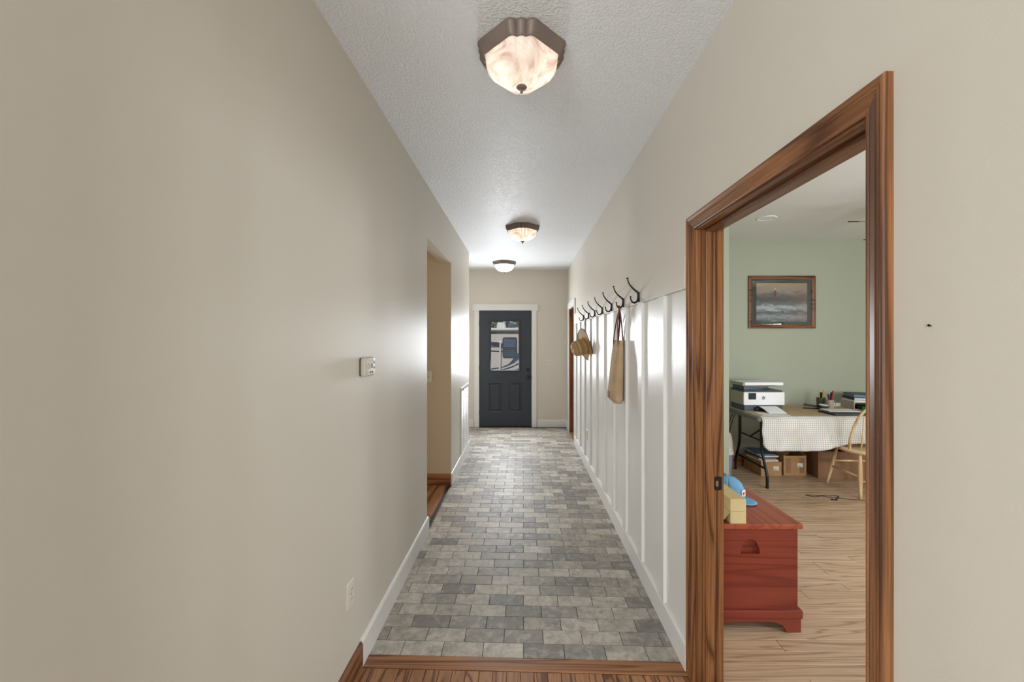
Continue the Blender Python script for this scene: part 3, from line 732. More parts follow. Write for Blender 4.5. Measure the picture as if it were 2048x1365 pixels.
# ------------------------------------------------------------------ ceiling lights
def light_outline():
    pts = []
    Rr, hw, dg = .172, .062, .0
    for q in range(4):
        for k in range(19):
            t = k / 18; u = -hw + 2 * hw * t
            v = -Rr - .010 * abs(math.sin(3 * PI * t)) ** .8
            a = q * PI / 2
            pts.append((u * math.cos(a) - v * math.sin(a), u * math.sin(a) + v * math.cos(a)))
    return pts
OUT = light_outline()
def ring_s(s, z, smooth_k=0):
    out = []
    for x, y in OUT:
        r_ = math.hypot(x, y); f = s * (1 - smooth_k) + s * smooth_k * (.168 / r_); out.append((x * f, y * f, z))
    return out
def ceiling_light():
    t = thing('ceiling_light', '', 'ceiling light', (0, 0, H), 0, 'alabaster ceiling lights of the hall')
    MB().loops([ring_s(1, 0), ring_s(1.0, -.010), ring_s(.97, -.020), ring_s(.90, -.044), ring_s(.875, -.050), ring_s(.845, -.050), ring_s(.845, -.040)], True, False, True).build('pan', 'pan', t)
    MB().loops([ring_s(.835, -.044), ring_s(.83, -.060, .1), ring_s(.79, -.084, .2), ring_s(.70, -.110, .35), ring_s(.55, -.132, .5), ring_s(.34, -.148, .7), ring_s(.10, -.156, .9)], True, False, True).build('glass_shade', 'alabaster', t, smooth=True)
    f = MB().lathe([(.001, -.153), (.022, -.155), (.023, -.160), (.016, -.166), (.006, -.168), (.0055, -.176), (.007, -.180), (.001, -.186)], 8).build('finial', 'pan', t)
    return t
LIGHTS = [((-.008, 1.775), 'taupe octagonal ceiling light nearest the camera'), ((-.01, 4.54), 'middle taupe octagonal ceiling light of the hall'), ((-.30, 6.58), 'farthest ceiling light, in front of the dark door')]
cl0 = ceiling_light()
for k, ((x, y), lb) in enumerate(LIGHTS):
    o = cl0 if k == 0 else copy_tree(cl0)
    o.location = (x, y, H); o['label'] = lb
    for s in (-1, 1):
        b = lamp('bulb', 'POINT', (s * .06, .0, -.078), (0, 0, 0), (.30, .95, 2.6)[k], (1, .93, .84), shadow_soft_size=.022); b.parent = o

# ------------------------------------------------------------------ office: chest
ch = thing('blanket_chest', 'red cherry wood blanket chest inside the office doorway', 'chest', (1.18, 2.185, 0))
CL = .90
hwid = .246
m = MB()
# near end board with half-moon handhold cut (rim + recess)
arc = [(.05 * math.cos(a), .403 + .078 * math.sin(a)) for a in [PI * k / 14 for k in range(15)]]
ring_o = [(hwid, .1)] + [(hwid, .535)] + [(-hwid, .535)] + [(-hwid, .1)]
def arc_pt(k): return arc[k]
vs = [(x, 0, z) for x, z in arc] + [(x, .024, z) for x, z in arc] + [(-hwid, 0, .1), (hwid, 0, .1), (hwid, 0, .535), (-hwid, 0, .535), (hwid, 0, .403), (-hwid, 0, .403)]
fs = [(k, k + 1, 16 + k, 15 + k) for k in range(14)] + [(0, 15, 29, 14), tuple(range(15, 30)), (30, 31, 34, 35), (34, 32, 0), (32, 33, 7), (33, 35, 14)]
fs += [(32, k, k + 1) for k in range(7)] + [(33, k, k + 1) for k in range(7, 14)]
m.add(vs, fs); m.build('end_panel', 'cherry_x', ch)
box(-hwid, hwid, CL - .02, CL, .1, .535).build('end_panel', 'cherry_x', ch)
box(hwid - .018, hwid, .0005, CL - .02, .1, .535).build('front_panel', 'cherry_y_lit', ch)
box(-hwid, -hwid + .018, .0005, CL - .02, .1, .535).build('back_panel', 'cherry_y_lit', ch)
box(-hwid - .022, hwid + .022, -.014, CL + .014, .536, .562).build('lid', 'cherry_y_lit', ch, bevel=.006, seg=3)
# moulded plinth with bracket feet
def plinth(a, b, ax, y0, y1):
    L_ = b - a
    foot = [(a, 0), (a + .075, 0), (a + .085, .022), (a + .095, .036), (a + .125, .050), (a + .16, .056), (b - .16, .056), (b - .125, .050), (b - .095, .036), (b - .085, .022), (b - .075, 0), (b, 0), (b, .075), (a, .075)]
    return MB().prism(foot, ax, y0, y1)
plinth(-hwid - .012, hwid + .012, 'Y', -.010, .010).build('bracket_feet', 'cherry_x', ch, bevel=.001)
plinth(-hwid - .012, hwid + .012, 'Y', CL - .010, CL + .010).build('bracket_feet', 'cherry_x', ch, bevel=.001)
plinth(.012, CL - .012, 'X', hwid - .008, hwid + .012).build('bracket_feet', 'cherry_y_lit', ch, bevel=.001)
box(-hwid - .020, hwid + .020, -.018, CL + .018, .072, .118).build('plinth_moulding', 'cherry_x', ch, bevel=.008, seg=3)
# two cream cartons on the chest
def carton(label, loc, flap):
    t = thing('carton', label, 'box', loc, 0, 'cream cartons on the chest')
    box(0, .082, 0, .30, 0, .064).build('body', 'cream', t, bevel=.0015)
    if flap:
        MB().add([(0, .002, .062), (0, .20, .062), (-.035, .20, .004), (-.040, .01, .004), (-.002, .002, .062), (-.002, .20, .062), (-.037, .20, .004), (-.042, .01, .004)], [(0, 1, 2, 3), (7, 6, 5, 4), (0, 3, 7, 4), (1, 0, 4, 5), (2, 1, 5, 6), (3, 2, 6, 7)]).build('loose_flap', 'cream', t)
    else:
        box(.018, .056, -.0012, .012, .0635, .0655).build('tuck_tab', 'cream', t, bevel=.0005)
    return t
carton('lower cream carton lying on the front edge of the red chest', (1.074, 2.180, .562), True)
carton('upper cream carton stacked on top of another carton', (1.074, 2.180, .6265), False)
# blue cap
cp = thing('baseball_cap', 'light blue trucker cap resting on the red chest', 'cap', (1.235, 2.55, .563), math.radians(-52))
prof = [(.092, 0), (.094, .03), (.090, .065), (.074, .098), (.046, .120), (.014, .128), (.0005, .129)]
def cap_sector(a0, a1, mat, name):
    m = MB(); n = 12; rings = []
    for r_, z in prof: rings.append([(r_ * 1.05 * math.cos(a0 + (a1 - a0) * k / n), r_ * .95 * math.sin(a0 + (a1 - a0) * k / n), z) for k in range(n + 1)])
    m.loops(rings, False); m.nofix = True; return m.build(name, mat, cp, smooth=True, solid=.003)
cap_sector(-1.05, 1.05, 'capblue', 'front_panel'); cap_sector(1.05, 2.75, 'capgrey', 'mesh_panel'); cap_sector(-2.75, -1.05, 'capblue', 'mesh_panel')
m = MB(); rings = []
for i in range(5):
    f = i / 4; ring = []
    for k in range(17):
        a = -1.15 + 2.3 * k / 16
        ring.append((.097 * math.cos(a) + f * .075 * max(0, math.cos(a * 1.2)), .090 * math.sin(a) * (1 + .05 * f), .008 - .006 * f + .018 * f * (1 - (k / 8 - 1) ** 2) * .2 + .002))
    rings.append(ring)
m.loops(rings, False).build('bill', 'capblue', cp, smooth=True, solid=.003)
MB().lathe([(.008, .128), (.006, .133), (.001, .134)], 10).build('button', 'capblue', cp)
MB().prism(rounded(-.022, .022, .03, .07, .006), 'X', .0965, .0990).build('badge', 'label', cp)
MB().prism(rounded(-.012, .012, .042, .058, .004), 'X', .0990, .0996).build('badge_mark', 'red', cp)
cap_edge = [(.094 * 1.05 * math.cos(a), .094 * .95 * math.sin(a), .003) for a in [2 * PI * k / 32 for k in range(33)]]
MB().tube(cap_edge, .003, 6).build('sweatband', 'capdark', cp)
seam = [(r_ * 1.055 * math.cos(1.05), r_ * .955 * math.sin(1.05), z) for r_, z in prof]
seam2 = [(r_ * 1.055 * math.cos(-1.05), r_ * .955 * math.sin(-1.05), z) for r_, z in prof]
MB().tube(seam, .0016, 5).build('seam', 'capdark', cp); MB().tube(seam2, .0016, 5).build('seam', 'capdark', cp)
# thin black cord on the chest
tag(MB().tube(spline([(0, 0, .003), (.08, .06, .003), (.14, .03, .003), (.22, .08, .003), (.25, .12, .003), (.24, .18, .003)], 6), .0028, 6).build('power_cord', 'cord', loc=(1.14, 2.70, .563), smooth=True), 'thin black cord lying at the back of the red chest', 'cord')
# cardboard box with open flap on the chest
cb = thing('cardboard_box', 'open cardboard box behind the door frame with flap sticking out', 'box', (.96, 2.86, .563))
for a in ((0, .26, 0, .004, 0, .50), (0, .26, .196, .2, 0, .50), (0, .004, .004, .196, 0, .50), (.256, .26, .004, .196, 0, .50), (.004, .256, .004, .196, 0, .004)):
    box(*a).build('side_panel', 'cardboard', cb)
MB().add([(.258, 0, .5), (.258, .2, .5), (.40, .17, .53), (.41, .02, .52), (.258, 0, .504), (.258, .2, .504), (.40, .17, .534), (.41, .02, .524)], [(0, 1, 2, 3), (7, 6, 5, 4), (0, 3, 7, 4), (1, 0, 4, 5), (2, 1, 5, 6), (3, 2, 6, 7)]).build('flap', 'cardflap', cb)
MB().add([(0, .2, .5), (.256, .2, .5), (.26, .23, .40), (0, .23, .40), (0, .203, .5), (.256, .203, .5), (.26, .233, .40), (0, .233, .40)], [(0, 1, 2, 3), (7, 6, 5, 4), (0, 3, 7, 4), (1, 0, 4, 5), (2, 1, 5, 6), (3, 2, 6, 7)]).build('flap', 'cardflap', cb)

# ------------------------------------------------------------------ folding table
TX0, TX1, TY0, TY1, TZ = 2.365, 4.19, 4.24, 5.00, .735
ft = thing('folding_table', 'grey folding table with black steel legs under the printer', 'table', ((TX0 + TX1) / 2, (TY0 + TY1) / 2, 0))
cx, cy = (TX0 + TX1) / 2, (TY0 + TY1) / 2
MB().prism(rounded(TX0 - cx, TX1 - cx, TY0 - cy, TY1 - cy, .03), 'Z', TZ - .042, TZ).build('table_top', 'tabletop', ft, bevel=.006)
for s in (-1, 1):
    lx = s * (cx - TX0 - .13)
    for fy in (-1, 1):
        yy = fy * .22
        MB().tube(spline([(lx, yy, TZ - .044), (lx, yy, .42), (lx + s * -.0, yy + fy * .015, .33), (lx, yy + fy * .085, .16), (lx, yy + fy * .10, .10), (lx, yy + fy * .10, .012)], 5), .0145, 10).build('leg', 'steel', ft, smooth=True)
        MB().lathe([(.017, 0), (.017, .02)], 10, (lx, yy + fy * .10, 0), True, True).build('foot_cap', 'black', ft)
    MB().tube([(lx, -.22, .46), (lx, .22, .46)], .009, 8).build('cross_bar', 'steel', ft)
    MB().tube([(lx, -.295, .19), (lx, .295, .19)], .011, 8).build('cross_bar', 'steel', ft)
    MB().tube([(lx, 0, .46), (lx - s * .35, 0, TZ - .045)], .008, 8).build('brace', 'steel', ft)
    box(lx - .02, lx + .02, -.24, .24, TZ - .058, TZ - .043).build('leg_mount', 'steel', ft)
# tablecloth: top sheet + front drop, gingham-like grid with UV in metres
def cloth():
    m = MB(); xs_ = [TX0 + .035 + (TX1 + .02 - TX0 - .035) * i / 70 for i in range(71)]
    def drop(x):
        t = (x - TX0)
        e = .335
        if t < .11: e = .335 - .07 * (1 - (t - .035) / .075) ** 2
        if t > .62: e = .335 - .075 * min(1, (t - .62) / .3)
        return e
    ny, nd = 10, 14; rows_ = []; uvs = []
    for j in range(ny + 1):
        y = TY1 - .03 - (TY1 - .03 - TY0) * j / ny
        rows_.append([(x, y, TZ + .0035) for x in xs_]); uvs.append([(x, y) for x in xs_])
    for j in range(1, nd + 1):
        f = j / nd; r_ = []; u_ = []
        for x in xs_:
            d = drop(x) * f
            wob = .010 * math.sin(x * 15) * f + .007 * math.sin(x * 37 + 1) * f * f
            r_.append((x + .004 * math.sin(f * 9), TY0 - .012 - .012 * f - abs(wob), TZ + .003 - d)); u_.append((x, TY0 - d))
        rows_.append(r_); uvs.append(u_)
    m.loops(rows_, False); m.nofix = True
    o = m.build('tablecloth', 'cloth', smooth=True, solid=.0015)
    me = o.data; ul = me.uv_layers.new(name='UVMap'); flatuv = [p for r_ in uvs for p in r_]
    for lp in me.loops: ul.data[lp.index].uv = flatuv[lp.vertex_index]
    return tag(o, 'cream checked tablecloth hanging over the front of the folding table', 'tablecloth')
cloth()
tag(MB().prism(rounded(TX0 + .05, TX1 - .05, TY0 + .06, TY1 - .04, .02), 'Z', TZ + .0055, TZ + .0075).build('table_mat', 'burlap'), 'tan cover sheet spread over the top of the folding table', 'table cover')
TT = TZ + .008

# ------------------------------------------------------------------ printer
pr = thing('printer', 'white and slate office printer on the left of the table', 'printer', (2.63, 4.60, TT))
PW = .222; PD = .30
MB().prism(rounded(-PW + .012, PW - .012, .005, PD, .01), 'Z', 0, .062).build('base_tray', 'pdark', pr, bevel=.002)
box(-.02 - .08, .12, -.03, .004, .006, .036).build('paper_tray', 'pblack', pr, bevel=.002)
m = MB().prism(rounded(-PW, PW, 0, PD, .012), 'Z', .064, .204)
m.build('side_shell', 'pgrey', pr, bevel=.003)
MB().prism(rounded(-PW - .001, PW + .001, .064, .204, .008), 'Y', -.012, .004).build('front_fascia', 'pwhite', pr, bevel=.003)
sc_ = MB().prism(rounded(-.173, -.090, .126, .198, .004), 'Y', -.015, -.010).build('control_screen', 'screen', pr, bevel=.001)
MB().prism(rounded(-PW + .004, PW - .012, .002, PD, .012), 'Z', .205, .222).build('scanner_bed', 'pdark', pr, bevel=.003)
# feeder: wedge body, open underside tray, raised white tray
MB().add([(-PW + .02, .03, .223), (-.01, .03, .223), (.10, .05, .262), (-PW + .02, .03, .268), (-PW + .02, .28, .223), (-.01, .28, .223), (.10, .28, .262), (-PW + .02, .28, .268)], [(0, 1, 2, 3), (7, 6, 5, 4), (0, 4, 5, 1), (1, 5, 6, 2), (2, 6, 7, 3), (3, 7, 4, 0)]).build('document_feeder', 'pdark', pr, bevel=.004)
MB().add([(-PW + .02, .02, .270), (.16, .02, .264), (.16, .30, .264), (-PW + .02, .30, .270), (-PW + .02, .02, .276), (.17, .02, .268), (.17, .30, .268), (-PW + .02, .30, .276)], [(3, 2, 1, 0), (4, 5, 6, 7), (0, 1, 5, 4), (1, 2, 6, 5), (2, 3, 7, 6), (3, 0, 4, 7)]).build('feeder_tray', 'pgrey', pr)
box(-PW + .015, PW - .004, .0, .30, .278, .312).build('feeder_lid', 'pwhite', pr, bevel=.006)
box(-PW + .002, -PW + .015, .01, .30, .272, .306).build('hinge_end', 'pgrey', pr, bevel=.003)
lg = MB().lathe([(.0175, 0), (.0175, .0012), (.0005, .0012)], 24).xf(Matrix.Translation((-.008, -.0122, .143)) @ Matrix.Rotation(PI / 2, 4, 'X')).build('logo_disc', 'ink', pr)
text_mesh('logo_letters', 'hp', .026, 'pwhite', lg, (-.008, -.0138, .1445), (PI / 2, 0, 0))
# page curling out of the printer
m = MB(); rows_ = []; uvs = []
for j in range(11):
    f = j / 10; z = .052 * (1 - f) ** 1.4 + .012 * math.sin(PI * f) + .003; y = -.004 - .17 * f
    rows_.append([(-.085 + .02 * f + .19 * i / 6, y, z) for i in range(7)]); uvs.append([(i / 6, 1 - f) for i in range(7)])
m.loops(rows_, False); m.nofix = True
pg = m.build('paper_sheet', 'page', loc=(2.645, 4.585, TT + .001), smooth=True, solid=.0006)
ul = pg.data.uv_layers.new(name='UVMap'); fu = [p_ for r_ in uvs for p_ in r_]
for lp in pg.data.loops: ul.data[lp.index].uv = fu[lp.vertex_index]
tag(pg, 'printed white page curling out of the printer', 'paper')
tag(box(-.15, .13, -.10, .10, 0, .002).build('paper_sheet', 'label', loc=(2.62, 4.40, TT), rot=(0, 0, -.12)), 'flat white sheet on the table beneath the curling page', 'paper')
tag(MB().tube(spline([(2.39, 4.80, TZ - .06), (2.36, 4.82, .58), (2.33, 4.86, .40), (2.31, 4.92, .20), (2.33, 4.98, .02)], 6), .004, 6).build('power_cord', 'cord', smooth=True), 'black cord hanging down at the left end of the folding table', 'cord')
tag(MB().tube(spline([(2.41, 4.78, TZ - .06), (2.39, 4.80, .60), (2.37, 4.86, .42), (2.36, 4.93, .22), (2.40, 4.98, .02)], 6), .004, 6).build('power_cord', 'cord', smooth=True), 'second black cord behind the table leg beside the wall', 'cord')

# ------------------------------------------------------------------ desk clutter
def px(pxx, z): return (pxx - 1047) * z / 840
# flat dark laptop + white pad on top
lp = thing('laptop', 'closed black laptop lying near the front of the table', 'laptop', (px(1688, 4.42), 4.42, TT), math.radians(3))
box(-.19, .19, -.11, .12, 0, .010).build('base', 'navy', lp, bevel=.003); box(-.19, .19, -.11, .12, .012, .020).build('lid', 'navy', lp, bevel=.003)
box(-.185, .185, -.108, .118, .0098, .0122).build('edge_band', 'chrome', lp)
tag(box(-.16, .15, -.08, .09, 0, .006).build('paper_pad', 'label', loc=(px(1684, 4.47), 4.49, TT + .021), rot=(0, 0, -.1), bevel=.001), 'white paper pad on top of the closed laptop', 'paper')
# cups with pens
def cup(label, loc, r_, h, mat, handle=False):
    t = thing('pen_cup', label, 'cup', loc, 0, 'pen cups on the table')
    MB().lathe([(r_ * .92, 0), (r_, h), (r_ - .003, h), (r_ * .9 - .003, .004)], 20, capb=True, capt=True).build('body', mat, t, smooth=False)
    if handle: MB().tube(spline([(r_, 0, h * .8), (r_ + .025, 0, h * .7), (r_ + .025, 0, h * .35), (r_, 0, h * .2)], 5), .005, 8).build('handle', mat, t, smooth=True)
    return t
c1 = (px(1660, 4.72), 4.72); c2 = (px(1642, 4.85), 4.85); c3 = (px(1649.5, 4.66), 4.66)
cup('tall stoneware pen cup holding red and dark pens', (c1[0], c1[1], TT), .036, .105, 'mug', True)
cup('grey wire cup holding yellow and dark markers', (c2[0], c2[1], TT), .046, .11, 'wire')
tb = thing('plastic_tub', 'short cream plastic tub with dark label in front of pen cups', 'tub', (c3[0] - .012, c3[1], TT))
MB().lathe([(.036, 0), (.044, .058), (.046, .060), (.042, .060), (.034, .004)], 20, capb=True, capt=True).build('body', 'plate', tb)
MB().lathe([(.0395, .012), (.0445, .05)], 20).build('label_band', 'ink', tb)
def pen(label, base, tip, r_, mat, capmat=None, kind='pen'):
    t = thing(kind, label, kind, base, 0, 'pens in the desk cups')
    d = Vector(tip) - Vector(base)
    MB().tube([(0, 0, 0), d * .75], r_, 8).build('barrel', mat, t)
    MB().tube([d * .75, d * .98, d], [r_ * 1.15, r_ * 1.05, r_ * .4], 8).build('cap', capmat or mat, t)
def inc(c, dx, dy, top): return (c[0], c[1], TT + .008), (c[0] + dx, c[1] + dy, TT + top)
pen('thick red pen leaning right out of the stoneware cup', *inc(c1, .030, -.008, .205), .0085, 'redpen')
pen('red pen with black cap in the stoneware cup', *((c1[0] + .004, c1[1] + .012, TT + .008), (c1[0] + .030, c1[1] + .020, TT + .185)), .008, 'redpen', 'black')
pen('dark red pen leaning left in the stoneware cup', *inc(c1, -.026, 0, .170), .005, 'strap', 'black')
pen('short black pen in the middle of the stoneware cup', *inc(c1, -.004, .010, .160), .005, 'black')
pen('yellow marker standing in the grey wire cup', *inc(c2, .034, 0, .205), .009, 'yellow', 'yellow')
pen('thin yellow pencil leaning left in the grey wire cup', *inc(c2, -.036, .01, .205), .004, 'yellow', 'yellow')
pen('black marker in the grey wire cup', *inc(c2, -.012, -.02, .175), .0095, 'black')
pen('green yellow highlighter in the grey wire cup', *inc(c2, .012, .02, .170), .009, 'yellow', 'black')
# stapler
st = thing('stapler', 'black stapler lying left of the pen cups', 'stapler', (px(1622, 4.74), 4.74, TT), math.radians(-14))
box(-.075, .085, -.018, .018, 0, .012).build('base', 'black', st, bevel=.003)
MB().prism([(-.07, .045), (-.06, .058), (.05, .040), (.085, .030), (.085, .016), (-.07, .034)], 'Y', -.016, .016).build('arm', 'black', st, bevel=.004)
# long white box behind
tag(box(-.11, .11, -.025, .025, 0, .038).build('long_carton', 'label', loc=(px(1680, 4.93), 4.93, TT), bevel=.003), 'long white narrow box behind the pen cups', 'box')
# paper stack and binders on the right
sx_ = px(1700, 4.75)
z0 = TT
tray = thing('desk_organizer', 'grey desk tray under the stacked binders', 'tray', (sx_ + .17, 4.78, TT), math.radians(-6))
box(-.17, .17, -.12, .12, 0, .006).build('shelf', 'pgrey', tray); box(-.17, .17, -.12, .12, .074, .082).build('shelf', 'pgrey', tray)
for a in (-.17, .162): box(a, a + .008, -.12, .12, .006, .074).build('side', 'pgrey', tray)
box(-.004, .004, -.12, .12, .006, .074).build('side', 'pgrey', tray)
tag(box(-.05, .05, -.08, .07, 0, .032).build('black_gadget', 'black', loc=(sx_ + .095, 4.76, TT + .007), rot=(0, 0, -.1), bevel=.004), 'small black box inside the desk tray', 'box')
tag(box(-.07, .07, -.05, .05, 0, .042).build('green_card_box', 'greencard', loc=(sx_ + .10, 4.57, TT + .001), rot=(0, 0, .1), bevel=.003), 'green card box at the right end of the table', 'box')
zz = TT + .083
for k, (hh, mt, lb) in enumerate(((.020, 'label', 'stack of loose papers on the desk tray'), (.026, 'navy', 'black binder below the blue binder'), (.036, 'bluebox', 'slate blue binder topmost on the desk tray'))):
    bt = thing('binder' if k else 'paper_stack', lb, 'binder' if k else 'papers', (sx_ + .165 + .01 * k, 4.78, zz), math.radians(-8 - 3 * k), 'binders on the desk tray')
    if k:
        box(-.155, .155, -.12, .12, 0, .004).build('cover', 'navy', bt); box(-.155, .155, -.12, .12, hh - .004, hh).build('cover', 'navy', bt)
        box(-.150, .150, -.117, .116, .004, hh - .004).build('pages', 'label' if k == 1 else mt, bt); box(-.155, -.151, -.12, .12, .004, hh - .004).build('spine', mt, bt)
    else:
        for q in range(4): box(-.15, .15, -.115, .115, q * .005, q * .005 + .0045).xf(Matrix.Rotation(.03 * (q % 3 - 1), 4, 'Z')).build('sheet_bundle', 'label', bt)
    zz += hh + .001

# ------------------------------------------------------------------ boxes under the table
def carton_box(name, label, loc, w_, d_, h, rz, open_top=True, mat='cardboard', tape=True, slip=True):
    t = thing(name, label, 'box', loc, rz, 'cardboard boxes under the table')
    e = .004
    box(-w_ / 2, w_ / 2, -d_ / 2, -d_ / 2 + e, 0, h).build('side_panel', mat, t); box(-w_ / 2, w_ / 2, d_ / 2 - e, d_ / 2, 0, h).build('side_panel', mat, t)
    box(-w_ / 2, -w_ / 2 + e, -d_ / 2 + e, d_ / 2 - e, 0, h).build('side_panel', mat, t); box(w_ / 2 - e, w_ / 2, -d_ / 2 + e, d_ / 2 - e, 0, h).build('side_panel', mat, t)
    box(-w_ / 2 + e, w_ / 2 - e, -d_ / 2 + e, d_ / 2 - e, 0, e).build('bottom_panel', mat, t)
    if open_top:
        for s in (-1, 1):
            MB().add([(s * w_ / 2, -d_ / 2, h), (s * w_ / 2, d_ / 2, h), (s * (w_ / 2 - .07), d_ / 2, h + .05), (s * (w_ / 2 - .07), -d_ / 2, h + .05)], [(0, 1, 2, 3)]).build('flap', mat, t, solid=.003)
    else: box(-w_ / 2, w_ / 2, -d_ / 2, d_ / 2, h, h + .004).build('top_panel', mat, t)
    yf = -d_ / 2
    if tape:
        for s in (-1, 1): box(s * w_ * .30 - .028, s * w_ * .30 + .028, yf - .0008, yf, h * .12, h * .88).build('print_block', 'cardtape', t)
    if not slip: return t
    box(w_ * .10, w_ * .10 + .062, yf - .0016, yf - .0002, h * .42, h * .42 + .045).build('shipping_label', 'label', t)
    lb = box(w_ * .10 + .006, w_ * .10 + .040, yf - .0022, yf - .0012, h * .42 + .010, h * .42 + .016).build('barcode_line', 'ink', t)
    return t
carton_box('cardboard_box', 'low cardboard box carrying a pile of magazines', (2.76, 4.86, 0), .235, .34, .150, .04, False, tape=False)
for k in range(5):
    mg = box(-.10, .10, -.14, .14, 0, .016).build('magazine', ('label', 'pgrey', 'strap', 'label', 'bluebox')[k], loc=(2.745 + .008 * (k % 2), 4.84 + .01 * (k % 3), .155 + k * .017), rot=(0, 0, (.1, -.08, .18, .02, -.14)[k]), bevel=.001)
    tag(mg, ('lowest magazine of the pile under the table', 'second magazine from the bottom of the pile', 'middle dark red magazine of the pile under the table', 'second magazine from the top of the pile', 'topmost blue magazine of the pile under the table')[k], 'magazine', 'magazines under the table')
carton_box('cardboard_box', 'square cardboard box with open flaps and a white label', (3.045, 4.86, 0), .255, .30, .220, 0)
carton_box('cardboard_box', 'large cardboard box behind the chair, darkened by painted shade', (3.50, 4.78, 0), .50, .40, .30, -.1, True, 'cardtape', False, False)  # darker tape colour stands in for the shade under the table

# trash bin
tb = thing('trash_bin', 'blue grey trash bin with white liner beside the table', 'trash bin', (2.145, 4.56, 0))
MB().lathe([(.095, 0), (.118, .33), (.122, .335), (.118, .335), (.092, .006)], 24, capb=True, capt=True).build('bin_body', 'bin', tb, smooth=False)
m = MB(); rings = []
for i in range(7):
    f = i / 6; rings.append([((.126 + .012 * math.sin(5 * 2 * PI * k / 32 + i) * f) * (1 - .25 * f) * math.cos(2 * PI * k / 32), (.126 + .012 * math.sin(4 * 2 * PI * k / 32 + i) * f) * (1 - .25 * f) * math.sin(2 * PI * k / 32), .30 + .22 * f) for k in range(32)])
m.loops(rings, True, False, True).build('liner', 'bag', tb, smooth=True)

# ------------------------------------------------------------------ windsor chair (faces +Y towards the desk)
wc = thing('windsor_chair', 'pale wooden windsor chair pulled up to the desk', 'chair', (3.395, 4.20, 0), math.radians(-4))
seat_o = []
for k in range(32):
    a = 2 * PI * k / 32; c_, s_ = math.cos(a), math.sin(a)
    seat_o.append((.225 * (abs(c_) ** .8) * (1 if c_ > 0 else -1) * (1 + .05 * s_), .235 * (abs(s_) ** .85) * (1 if s_ > 0 else -1)))
def so(f, z): return [(x * f, y * f, z) for x, y in seat_o]
MB().loops([so(.86, .408), so(.97, .418), so(1, .434), so(.985, .448), so(.90, .450), so(.5, .440), so(.1, .438)], True, True, True).build('seat', 'pale', wc, smooth=True)
LT = {(-1, 1): ((-.15, .15), (-.20, .235)), (1, 1): ((.15, .15), (.20, .235)), (-1, -1): ((-.13, -.15), (-.165, -.205)), (1, -1): ((.13, -.15), (.165, -.205))}
def lpnt(k, z): (tx_, ty_), (bx_, by_) = LT[k]; f = z / .42; return (bx_ + (tx_ - bx_) * f, by_ + (ty_ - by_) * f, z)
for k in LT:
    MB().tube([lpnt(k, z) for z in (0, .06, .18, .30, .38, .425)], [.012, .015, .019, .018, .014, .012], 10).build('leg', 'pale', wc, smooth=True)
for a, b, z in (((-1, 1), (-1, -1), .20), ((1, 1), (1, -1), .20), ((-1, 1), (1, 1), .26), ((-1, -1), (1, -1), .16)):
    p0, p1_ = Vector(lpnt(a, z)), Vector(lpnt(b, z)); mid = (p0 + p1_) / 2
    MB().tube([p0, mid, p1_], [.008, .013, .008], 8).build('stretcher', 'pale', wc, smooth=True)
bow = spline([(-.185, -.085, .43), (-.205, -.125, .55), (-.195, -.185, .72), (-.14, -.245, .86), (0, -.275, .925), (.14, -.245, .86), (.195, -.185, .72), (.205, -.125, .55), (.185, -.085, .43)], 6)
MB().tube(bow, .0125, 10).build('back_bow', 'pale', wc, smooth=True)
for i in range(-3, 4):
    xb = i * .042; yb_ = -.205 + .006 * i * i - .0
    tz = .905 - .0128 * i * i; ty_ = -.268 + .006 * i * i * .5; xt = i * .052
    MB().tube([(xb, yb_, .43), ((xb + xt) / 2, (yb_ + ty_) / 2 - .004, (.43 + tz) / 2), (xt, ty_, tz)], [.006, .0075, .005], 8).build('spindle', 'pale', wc, smooth=True)

# ------------------------------------------------------------------ picture on the green wall
pz = 5.07
pc_ = thing('framed_picture', 'framed stormy sea print in a brown wood frame', 'picture', (px(1562.5, OYB), OYB, 1.515 + (681.3 - 605) * OYB / 840))
pwid, phei = (1629 - 1496) * OYB / 840 / 2, (657 - 552) * OYB / 840 / 2
fwid = .046
def miter(p0, p1_, q0, q1): # outer edge p0->p1, inner q0->q1
    prof = [(0, -.004), (0, -.022), (.35, -.026), (.8, -.018), (1, -.012), (1, -.004)]
    A = [tuple([p0[0] + (q0[0] - p0[0]) * f, y, p0[1] + (q0[1] - p0[1]) * f]) for f, y in prof]
    B = [tuple([p1_[0] + (q1[0] - p1_[0]) * f, y, p1_[1] + (q1[1] - p1_[1]) * f]) for f, y in prof]
    return MB().loops([A, B], True, True, True)
o4 = [(-pwid, -phei), (pwid, -phei), (pwid, phei), (-pwid, phei)]; i4 = [(-pwid + fwid, -phei + fwid), (pwid - fwid, -phei + fwid), (pwid - fwid, phei - fwid), (-pwid + fwid, phei - fwid)]
for k in range(4): miter(o4[k], o4[(k + 1) % 4], i4[k], i4[(k + 1) % 4]).build('frame_rail', 'frame', pc_)
box(-pwid + fwid * .8, pwid - fwid * .8, -.006, -.003, -phei + fwid * .8, phei - fwid * .8).build('mat_board', 'mat', pc_)
ax0, ax1, az0, az1 = -pwid + .098, pwid - .094, -phei + .082, phei - .088
m = MB().add([(ax0, -.0066, az0), (ax1, -.0066, az0), (ax1, -.0066, az1), (ax0, -.0066, az1)], [(0, 1, 2, 3)]); m.nofix = True
ar = m.build('print', 'art', pc_); ul = ar.data.uv_layers.new(name='UVMap')
for lp_, uvp in zip(ar.data.loops, ((0, 0), (1, 0), (1, 1), (0, 1))): ul.data[lp_.index].uv = uvp
lx_ = ax0 + (ax1 - ax0) * .37; lz = az0 + (az1 - az0) * .66
